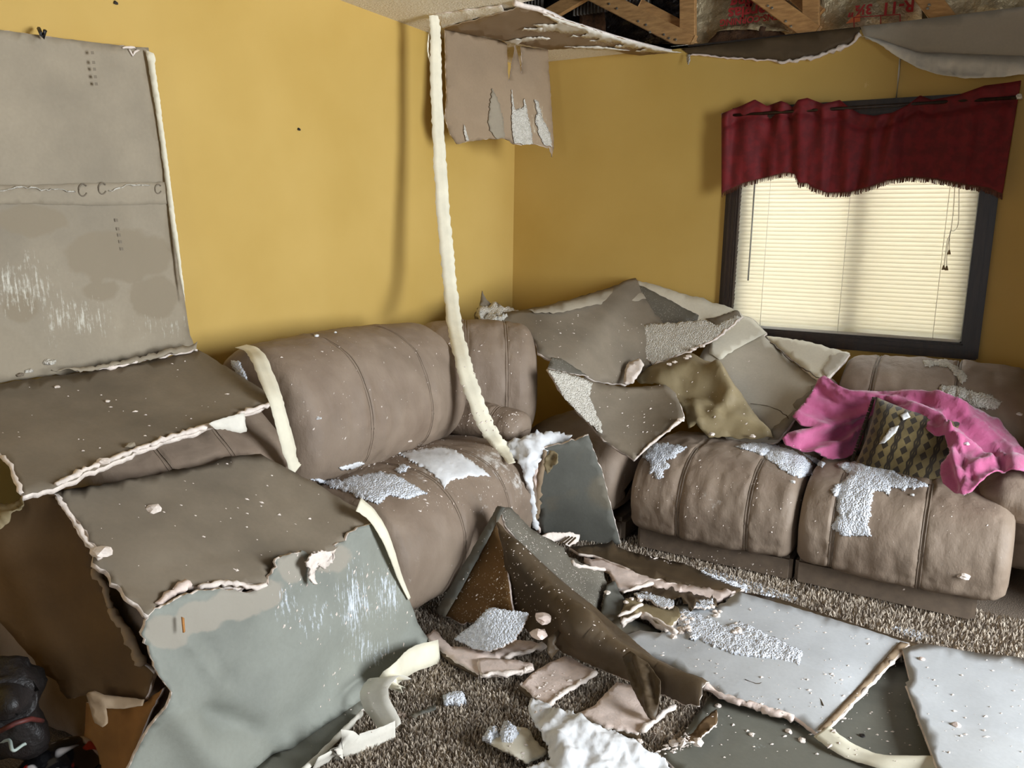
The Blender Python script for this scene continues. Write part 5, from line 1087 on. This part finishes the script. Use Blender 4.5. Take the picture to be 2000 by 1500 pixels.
ribbon('joint_tape', catmull(tp((1604, 1428, .05), (1640, 1455, .045), (1680, 1475, .04), (1740, 1490, .05), (1850, 1492, .06), (1900, 1500, .06)), 6, False), np.linspace(.06, .035, 31), (.5, .8, .3), ['tape'], label='cream paper tape running along the bottom right between the pale boards', cat='tape', ragged=.04)
S('clear_film_scrap', [(800, 1398, 1), (835, 1380, 2), (850, 1375, 1), (852, 1382, 2), (830, 1392, 2), (810, 1402, 1)], Z(.024, (800, 1398), (850, 1375), (852, 1385)), ['paper_slate'], 'dull grey film scrap on the open carpet', 'film scrap', th=.002, step=5, rough=.006, rscale=30)
# dark things at the far left
bag = empty('black_bag', P(60, 1400, z=.0), label='black nylon bag with dull red piping in the shadow at the far left', cat='bag')
BG = [(0, 1290, {'z': .40}), (55, 1284, {'z': .40}), (95, 1320, {'z': .34}), (90, 1400, {'z': .26}), (85, 1470, {'z': .16}), (0, 1470, {'z': .2}), (30, 1380, {'z': .38})]
sheet('bag_body', [(-90, 1320, 0), (-30, 1292, 0), (25, 1286, 0), (55, 1282, 0), (85, 1305, 0), (97, 1325, 0), (88, 1370, 0), (97, 1410, 0), (88, 1455, 0), (70, 1480, 0), (0, 1500, 0), (-90, 1500, 0)], BG, ['bag'], th=.10, step=9, rough=.03, rscale=9, parent=bag)
tube('piping', [p+(CAM-p)*.012 for p in Surf(BG)(np.array([(0., 1428.), (30., 1412.), (60., 1404.), (82., 1408.)]))], .006, ['bag_red'], bag)
tag(tube('pale_cord', catmull([P(0, 1450, z=.23), P(18, 1446, z=.24), P(26, 1466, z=.23), P(52, 1452, z=.22), P(76, 1465, z=.18)], 8, False), .004, ['cord'], n=6), 'pale thin cord lying across the black bag', 'cord')
sh = empty('glossy_shoe', P(112, 1500, z=.0), label='glossy black shoe toe with white and red print at the bottom left', cat='shoe')
V, F = [], []
c0 = P(112, 1512, z=.10)
for i in range(13):
    th = i/12*PI/2
    for j in range(28):
        ph = j/28*2*PI; V.append(c0+np.array([.075*math.cos(ph)*math.cos(th), .11*math.sin(ph)*math.cos(th), .075*math.sin(th)**.9]))
for i in range(12):
    for j in range(28): F.append([i*28+j, i*28+(j+1) % 28, (i+1)*28+(j+1) % 28, (i+1)*28+j])
mk('toe', V, F, ['gloss'], None, sh)
V = []; F = []
for z in (-.10, -.07, -.005, .002):
    for j in range(28):
        ph = j/28*2*PI; k = 1.06 if z > -.09 else 1.0; V.append(c0+np.array([.075*math.cos(ph)*k, .11*math.sin(ph)*k, z]))
for i in range(3):
    for j in range(28): F.append([i*28+j, i*28+(j+1) % 28, (i+1)*28+(j+1) % 28, (i+1)*28+j])
F.append(list(range(28))[::-1]); F.append(list(range(84, 112)))
mk('sole', V, F, ['bag'], None, sh)

# ------------------------------------------------------------------ plaster patches lying on the sofas
def meshes(root): return [o for o in root.children if o.type == 'MESH']
onL = OnTop(meshes(left), .004); onR = OnTop(meshes(right), .004)
PP = 'ceiling texture'
for ol, sf, mm, lab, b, st in (
 ([(778, 886, 3), (810, 880, 3), (860, 874, 3), (890, 880, 3), (905, 892, 3), (940, 915, 3), (958, 932, 3), (920, 930, 4), (880, 938, 4), (868, 956, 3), (855, 935, 4), (830, 915, 5), (800, 900, 4)], onL, 'plaster', 'smooth white plaster flake on the middle of the left sofa seat', .003, 6),
 ([(606, 935, 3), (640, 938, 4), (665, 940, 4), (700, 930, 4), (745, 922, 4), (770, 928, 4), (800, 945, 3), (835, 964, 3), (800, 974, 4), (760, 968, 4), (735, 985, 4), (700, 972, 4), (660, 955, 4)], onL, 'popcorn', 'crumbly popcorn patch on the left sofa seat beside the lower slab', .007, 5),
 ([(770, 918, 3), (785, 908, 3), (800, 912, 3), (792, 922, 3), (778, 924, 2)], onL, 'popcorn', 'small popcorn clump between the two patches on the left seat', .006, 4),
 ([(662, 912, 2), (700, 902, 3), (712, 905, 2), (690, 915, 3), (665, 918, 2)], onL, 'plaster', 'thin plaster flake at the back of the left sofa seat', .002, 4.5),
 ([(452, 704, 2), (468, 706, 2), (478, 725, 3), (485, 742, 2), (470, 738, 2), (455, 718, 2)], onL, 'popcorn', 'small bluish popcorn flake on the sofa back beside the leaning board', .004, 4.5),
 ([(1246, 880, 3), (1262, 868, 3), (1295, 866, 4), (1325, 870, 4), (1342, 874, 3), (1325, 885, 4), (1318, 895, 4), (1300, 900, 4), (1308, 912, 3), (1296, 920, 4), (1294, 934, 3), (1282, 936, 3), (1276, 922, 3), (1268, 926, 2), (1272, 905, 4), (1255, 895, 4)], onR, 'popcorn', 'ragged popcorn patch at the left corner of the loveseat', .006, 5),
 ([(1434, 872, 2), (1470, 866, 3), (1510, 868, 3), (1545, 880, 3), (1570, 892, 3), (1585, 912, 3), (1588, 928, 4), (1560, 934, 4), (1545, 928, 4), (1520, 912, 2), (1490, 890, 2), (1460, 880, 2)], onR, 'popcorn', 'long popcorn patch across the left loveseat seat', .006, 5),
 ([(1568, 886, 2), (1590, 894, 2), (1612, 906, 2), (1606, 914, 3), (1588, 902, 2)], onR, 'popcorn', 'narrow popcorn sliver beside the crease between the loveseat seats', .005, 4.5),
 ([(1634, 908, 3), (1670, 902, 3), (1700, 900, 4), (1712, 910, 3), (1745, 918, 4), (1755, 928, 3), (1790, 936, 4), (1812, 952, 4), (1780, 952, 4), (1765, 958, 4), (1740, 952, 3), (1736, 970, 3), (1724, 958, 4), (1705, 962, 4), (1702, 985, 5), (1700, 1010, 5), (1694, 1022, 4), (1702, 1048, 3), (1670, 1046, 4), (1645, 1048, 4), (1622, 1026, 3), (1640, 1005, 5), (1636, 980, 5), (1622, 958, 4), (1645, 940, 4), (1660, 928, 4)], onR, 'popcorn', 'large popcorn patch hanging over the front of the right loveseat seat', .006, 5),
 ([(1802, 704, 2), (1830, 706, 3), (1848, 700, 3), (1860, 712, 3), (1880, 725, 4), (1890, 740, 4), (1878, 752, 4), (1866, 735, 4), (1852, 718, 3), (1820, 715, 3), (1805, 716, 2)], onR, 'popcorn_warm', 'dusty plaster trail on the top of the right loveseat back', .006, 5),
 ([(1826, 770, 3), (1838, 755, 4), (1860, 754, 4), (1885, 758, 4), (1900, 765, 4), (1930, 772, 4), (1958, 785, 4), (1945, 800, 4), (1925, 800, 4), (1900, 792, 4), (1880, 780, 4), (1850, 776, 4)], onR, 'popcorn_warm', 'grey crumbled plaster heap on the right loveseat back above the pink blanket', .012, 5)):
    o = S('popcorn_patch' if 'opcorn' in mm else 'plaster_flake', ol, sf, [mm], lab, PP, th=.004, step=st*.7, bumps=b*.7, bscale=130 if 'opcorn' in mm else 35, taper=True); NOHIT.add(o.name)

# ------------------------------------------------------------------ cushion and blanket on the loveseat
pil = empty('throw_pillow', P(1770, 875, y=-.66), label='patterned brown chenille pillow tucked under the pink blanket', cat='pillow')
V, F, UV = [], [], []; K = 40
pc = P(1774, 876, y=-.74); px_ = np.array([.96, -.12, -.14]); px_ /= np.linalg.norm(px_); pn = np.array([-.10, -.93, .34]); pn -= px_*(pn@px_); pn /= np.linalg.norm(pn); py_ = np.cross(pn, px_)
for side in (1, -1):
    for i in range(K+1):
        for j in range(K+1):
            u, v = i/K*2-1, j/K*2-1
            uu = u*(1-.10*(1-abs(v)**2)*abs(u)**3); vv = v*(1-.10*(1-abs(u)**2)*abs(v)**3)
            h = .115*((1-abs(u)**2.4)*(1-abs(v)**2.4))**.5
            X = pc+px_*uu*.185+py_*vv*.175+pn*side*h
            X = X+pn*.008*mnoise.noise(Vector((u*3, v*3, side)))*(1-max(abs(u), abs(v)))
            V.append(X); UV.append((i/K, j/K))
m_ = (K+1)**2
for s in (0, 1):
    for i in range(K):
        for j in range(K):
            a = s*m_+i*(K+1)+j; f = [a, a+K+1, a+K+2, a+1]; F.append(f if s == 0 else f[::-1])
mk('cover', V, F, ['pillow'], None, pil, uvs=UV)
G = []
for s in np.linspace(-1, 1, 60):
    for e in (-1,):
        p = pc+px_*(-.185)+py_*s*.17; G.append(tube_geo([p, p+px_*(-.012)+py_*random.uniform(-.006, .006)], .004, 5))
V, F = join_geo(G); mk('fringe', V, F, ['pillow'], None, pil, uvs=[(.3, .3)]*len(V))
BL = [(1600, 745, {'y': -.55}), (1545, 855, {'y': -.80}), (1580, 790, {'y': -.66}), (1640, 895, {'y': -.76}), (1690, 820, {'y': -.60}), (1650, 765, {'y': -.60}), (1700, 790, {'y': -.62}), (1740, 810, {'y': -.66}), (1800, 772, {'y': -.62}), (1850, 790, {'y': -.66}), (1800, 830, {'y': -.80}),
      (1850, 850, {'y': -.84}), (1950, 830, {'y': -.64}), (2010, 880, {'y': -.70}), (2060, 900, {'y': -.70}), (1990, 912, {'y': -.99}), (1900, 900, {'y': -.98}), (1885, 966, {'y': -1.10}), (1842, 920, {'y': -1.0}), (1940, 880, {'y': -.82}), (1680, 870, {'y': -.66})]
bl = sheet('throw_blanket', [(1598, 742, 1), (1612, 738, 0), (1640, 757, 0), (1660, 764, 0), (1700, 765, 0), (1730, 765, 0), (1765, 762, 0), (1800, 768, 0), (1840, 778, 0), (1880, 788, 0), (1920, 800, 0), (1950, 818, 0), (1975, 848, 0), (2000, 884, 0), (2050, 930, 0), (2060, 935, 0),
      (2000, 918, 0), (1960, 912, 0), (1935, 920, 0), (1912, 940, 0), (1898, 960, 0), (1884, 969, 0), (1862, 960, 0), (1842, 944, 0), (1836, 925, 0), (1840, 905, 0), (1856, 888, 0), (1852, 868, 0), (1846, 855, 0), (1825, 848, 0), (1804, 832, 0), (1806, 824, 0), (1790, 816, 0), (1765, 810, 0), (1745, 803, 0), (1715, 805, 0), (1698, 814, 0), (1688, 830, 0), (1686, 852, 0), (1676, 878, 0), (1655, 893, 0), (1625, 898, 0), (1590, 888, 0), (1560, 876, 0), (1535, 868, 0), (1528, 856, 0), (1540, 845, 0), (1565, 838, 0), (1588, 836, 0), (1565, 830, 0), (1548, 814, 0), (1562, 796, 0), (1585, 768, 0)],
      BL, ['blanket'], th=.006, step=4.5, rough=.010, rscale=14,
      ridges=[([(1610, 745), (1650, 770), (1720, 780), (1800, 775), (1880, 800)], .035, 11), ([(1600, 765), (1660, 795), (1715, 800)], -.022, 9), ([(1555, 855), (1600, 840), (1660, 815), (1700, 800)], .035, 9), ([(1570, 870), (1640, 850), (1690, 815)], -.022, 8), ([(1590, 885), (1650, 870), (1680, 840)], .03, 9), ([(1560, 812), (1600, 830)], .018, 8), ([(1590, 800), (1640, 815)], -.015, 9),
              ([(1760, 805), (1800, 800), (1835, 815), (1850, 850)], .035, 9), ([(1800, 790), (1880, 830), (1930, 880), (1960, 905)], -.022, 9), ([(1830, 785), (1910, 825), (1980, 880)], .022, 10), ([(1850, 850), (1900, 870), (1940, 900)], .020, 9), ([(1860, 880), (1870, 920), (1880, 960)], .018, 9), ([(1880, 880), (1895, 930)], -.018, 8), ([(1890, 910), (1950, 895), (2000, 900)], .018, 7), ([(1900, 925), (1960, 905)], -.01, 5),
              ([(1605, 752), (1640, 785), (1700, 795)], .016, 4), ([(1615, 748), (1660, 775), (1740, 790)], -.014, 4), ([(1720, 770), (1800, 785), (1870, 810)], -.016, 4), ([(1740, 785), (1830, 800), (1900, 840)], .014, 4), ([(1560, 850), (1610, 850), (1650, 830)], -.014, 4), ([(1585, 862), (1640, 868), (1675, 845)], .014, 4), ([(1620, 830), (1660, 835), (1685, 822)], -.014, 4), ([(1640, 812), (1665, 830), (1660, 860)], .014, 4), ([(1575, 785), (1610, 800), (1630, 825)], -.010, 5),
              ([(1790, 808), (1830, 822), (1855, 870)], -.014, 4), ([(1815, 835), (1850, 845), (1880, 880)], .016, 4), ([(1860, 800), (1920, 850), (1960, 890)], .014, 4), ([(1900, 810), (1960, 860), (2010, 905)], -.014, 4), ([(1870, 860), (1890, 900), (1888, 950)], .012, 4), ([(1905, 890), (1935, 880), (1990, 890)], -.010, 4), ([(1855, 900), (1865, 935), (1872, 955)], -.010, 4), ([(1920, 905), (1985, 905)], .009, 3)])
tag(bl, 'pink fleece blanket rumpled over the loveseat, pillow and right arm', 'blanket')

# ------------------------------------------------------------------ chips, crumbs, carpet pile
ALL = bvh()
def on(px, py, lift=0.0):
    d = ray(px, py); h = ALL.ray_cast(Vector(CAM), Vector(d/np.linalg.norm(d)))
    return np.array(h[0])+np.array([0, 0, lift])
for i, (x, y, r, mm, lab) in enumerate((
 (300, 996, .020, 'gypsum', 'pale gypsum lump alone on the lower slab'),
 (95, 709, .020, 'popcorn_warm', 'larger plaster lump in the crease above the upper slab'), (56, 726, .013, 'popcorn_warm', 'middle plaster lump in the crease above the upper slab'), (38, 734, .012, 'paper_taupe', 'brown leftmost lump in the crease above the upper slab'),
 (203, 903, .016, 'gypsum', 'white lump on the broken front edge of the upper slab'), (256, 872, .015, 'paper_grey', 'grey lump on the broken front edge of the upper slab'), (112, 757, .008, 'gypsum', 'small white chip on the upper slab near its left end'), (210, 785, .007, 'gypsum', 'small white chip on the middle of the upper slab'),
 (618, 657, .010, 'plaster', 'white flake on the crest of the long sofa back'), (655, 650, .006, 'plaster', 'tiny flake beside the white flake on the sofa back crest'), (622, 818, .011, 'plaster', 'thin white flake stuck on the front of the sofa back cushion'),
 (800, 862, .010, 'gypsum', 'round cream crumb at the back of the left seat'), (670, 915, .012, 'plaster', 'white crumb in the crease of the left seat'),
 (1882, 1126, .020, 'gypsum', 'lone cream gypsum lump on the front of the right loveseat seat'), (1548, 942, .011, 'plaster', 'white chip below the long popcorn patch on the loveseat'), (1782, 968, .008, 'plaster', 'small white chip right of the large popcorn patch'),
 (1888, 868, .011, 'plaster', 'white chip lying on the pink blanket'), (1991, 810, .012, 'plaster', 'white chip on the loveseat back at the right edge'),
 (1362, 1450, .016, 'gypsum', 'cream lump on the muddy board beside the roll end'), (1566, 1447, .011, 'gypsum', 'cream lump on the muddy board below the big pale board'), (1540, 1430, .010, 'gypsum', 'smaller cream chip on the muddy board left of the lump'), (1468, 1436, .007, 'gypsum', 'tiny cream chip in the middle of the muddy board'), (1684, 1438, .008, 'bag', 'black chip on the muddy board'), (1402, 1380, .010, 'gypsum', 'thin cream chip by the end of the paper roll'),
 (912, 1316, .014, 'gypsum', 'pale stone like crumb on the carpet left of the gypsum slabs'), (783, 1404, .020, 'gypsum_pink', 'pinkish gypsum lump on the carpet right of the tape loop'), (1868, 1417, .012, 'gypsum_pink', 'pinkish chip on the pale board at the right edge'), (1800, 1288, .010, 'gypsum_pink', 'reddish chip at the top of the right edge board'), (1052, 1290, .012, 'gypsum', 'pale crumb between the gypsum slabs on the carpet'))):
    chunk('plaster_chip', on(x, y, .002), r, mm, lab, 'plaster chip', 'loose plaster chips', seed=i+20)
for ol, lab in (([(1718, 868, 1), (1740, 836, 1), (1756, 832, 1), (1750, 846, 1), (1728, 866, 1)], 'long white plaster flake on the patterned pillow'), ([(1758, 812, 0), (1772, 806, 0), (1778, 816, 0), (1764, 822, 0)], 'small white tag where pillow and blanket meet')):
    o = S('plaster_flake', ol, OnTop(meshes(pil), .006), ['plaster'], lab, 'plaster flake', th=.003, step=5)
G = []
for i in range(46):      # broken bits heaped at the torn ends of the floor boards
    x, y = random.choice([(1310, 1430), (1318, 1445), (1290, 1442), (1330, 1452), (1235, 1172), (1330, 1236), (1340, 1225), (1300, 1415), (1260, 1440), (1345, 1205), (1400, 1195), (1448, 1228), (1200, 1160)])
    o = chunk('bit', on(x+random.uniform(-16, 16), y+random.uniform(-10, 10), .002), random.uniform(.006, .014), 'gypsum', seed=i+70)
    G.append(([tuple(v.co+o.location) for v in o.data.vertices], [list(p.vertices) for p in o.data.polygons])); bpy.data.objects.remove(o)
V, F = join_geo(G); tag(mk('gypsum_rubble', V, F, ['gypsum'], smooth=False), 'broken gypsum rubble among the torn board ends on the floor', 'rubble', kind='stuff')
CR = ALL
crumbs('plaster_crumbs', [([(0, 760), (385, 690), (540, 780), (110, 940), (0, 880)], 34)], 'tiny white crumbs scattered over the upper slab', 'crumbs', CR, size=(.0015, .005))
crumbs('plaster_crumbs', [([(110, 965), (510, 890), (735, 1015), (540, 1080), (290, 1190)], 46)], 'tiny white crumbs scattered over the lower slab', 'crumbs', CR, size=(.0015, .005))
crumbs('plaster_crumbs', [([(540, 1060), (740, 1040), (820, 1240), (620, 1400), (540, 1200)], 90)], 'white dust specks on the grey green hanging board', 'crumbs', CR)
crumbs('plaster_crumbs', [([(600, 930), (860, 850), (1000, 880), (1030, 1000), (900, 1000), (760, 1000)], 230), ([(540, 670), (820, 645), (860, 740), (840, 850), (600, 910)], 60), ([(830, 650), (1030, 650), (1085, 830), (850, 780)], 40), ([(850, 800), (1020, 800), (1020, 860), (860, 850)], 80), ([(650, 915), (840, 852), (870, 860), (640, 940)], 140)], 'white crumbs scattered over the left sofa cushions', 'crumbs', CR, size=(.0012, .0048))
crumbs('plaster_crumbs', [([(1240, 880), (1560, 870), (1600, 960), (1540, 1110), (1240, 1040)], 120), ([(1600, 920), (1960, 990), (1900, 1180), (1560, 1110)], 30), ([(1250, 1060), (1530, 1110), (1530, 1130), (1250, 1080)], 40)], 'white crumbs and dust specks on the loveseat fronts', 'crumbs', CR, size=(.0012, .004))
crumbs('plaster_crumbs', [([(970, 1000), (1110, 1065), (1180, 1120), (1160, 1200), (1250, 1290), (1000, 1200), (870, 1200)], 260)], 'plaster specks dusting the brown paper tent', 'crumbs', CR, size=(.0012, .004))
crumbs('plaster_crumbs', [([(1240, 1250), (1450, 1170), (1760, 1260), (1600, 1420), (1400, 1350)], 150), ([(1390, 1380), (1580, 1420), (1750, 1300), (1830, 1490), (1330, 1480)], 90), ([(1780, 1280), (2000, 1290), (2000, 1500), (1840, 1500)], 60)], 'plaster crumbs over the boards on the floor', 'crumbs', CR, size=(.0015, .006))
crumbs('plaster_crumbs', [([(700, 1330), (1100, 1300), (1040, 1480), (620, 1500)], 130), ([(1215, 1060), (1560, 1140), (2000, 1290), (1980, 1250), (1560, 1160), (1260, 1090)], 260), ([(1040, 1300), (1180, 1330), (1130, 1380), (1040, 1360)], 60), ([(1250, 1430), (1340, 1400), (1350, 1460), (1290, 1480)], 160)], 'plaster crumbs sprinkled on the carpet', 'crumbs', CR, size=(.002, .007))
crumbs('popcorn_crumbs', [([(1364, 1108), (1400, 1118), (1470, 1138), (1560, 1170), (1545, 1174), (1470, 1158), (1380, 1124)], 700), ([(1735, 1226), (1780, 1228), (1822, 1246), (1790, 1250)], 220)], 'white popcorn crumbs strewn along the foot of the loveseat', 'crumbs', CR, mat='popcorn', size=(.005, .012))
crumbs('plaster_crumbs', [([(950, 640), (1230, 600), (1300, 690), (1220, 740), (1080, 700)], 60), ([(1250, 740), (1480, 700), (1500, 850), (1340, 830)], 40), ([(1090, 730), (1300, 755), (1320, 810), (1240, 890)], 40)], 'white crumbs on the corner heap of boards', 'crumbs', CR, size=(.0015, .005))

def carpet_pile():
    pts = []
    def grid(x0, x1, y0, y1, s):
        gx, gy = np.meshgrid(np.arange(x0, x1, s), np.arange(y0, y1, s)); g = np.stack([gx.ravel(), gy.ravel()], 1)
        return g+RNG.uniform(-.5, .5, g.shape)*s
    g1 = grid(.75, 2.0, -3.25, -1.85,   .0054); g2 = grid(.95, 3.6, -2.3, -.95, .009)
    g2 = g2[~((g2[:, 0] < 2.0) & (g2[:, 1] < -1.85))]
    pts = np.concatenate([g1, g2]); n = len(pts)
    h = RNG.uniform(.012, .022, n); a = RNG.uniform(0, 2*PI, n); lean = RNG.uniform(.002, .011, n); la = RNG.uniform(0, 2*PI, n); w = RNG.uniform(.0017, .003, n)
    V = np.zeros((n, 5, 3)); c, s_ = np.cos(a), np.sin(a)
    dx, dy = np.cos(la)*lean, np.sin(la)*lean
    for k, (sx, t) in enumerate(((-1, 0), (1, 0), (1, .6), (-1, .6), (0, 1))):
        V[:, k, 0] = pts[:, 0]+c*w*sx+dx*t*t; V[:, k, 1] = pts[:, 1]+s_*w*sx+dy*t*t; V[:, k, 2] = h*t
    b = np.arange(n)*5
    F = np.concatenate([np.stack([b, b+1, b+2], 1), np.stack([b, b+2, b+3], 1), np.stack([b+3, b+2, b+4], 1)])
    low = np.array([mnoise.noise(Vector((p[0]*9, p[1]*9, 0))) for p in pts])
    tint = np.clip(RNG.beta(1.3, 1.6, n)+.22*low, 0, 1)
    return mk('carpet_pile', V.reshape(-1, 3), F.tolist(), ['carpet_tuft'], attrs={'tint': np.repeat(tint, 5)}, smooth=False)
tag(carpet_pile(), 'speckled brown shag pile of the carpet', 'carpet', kind='stuff')
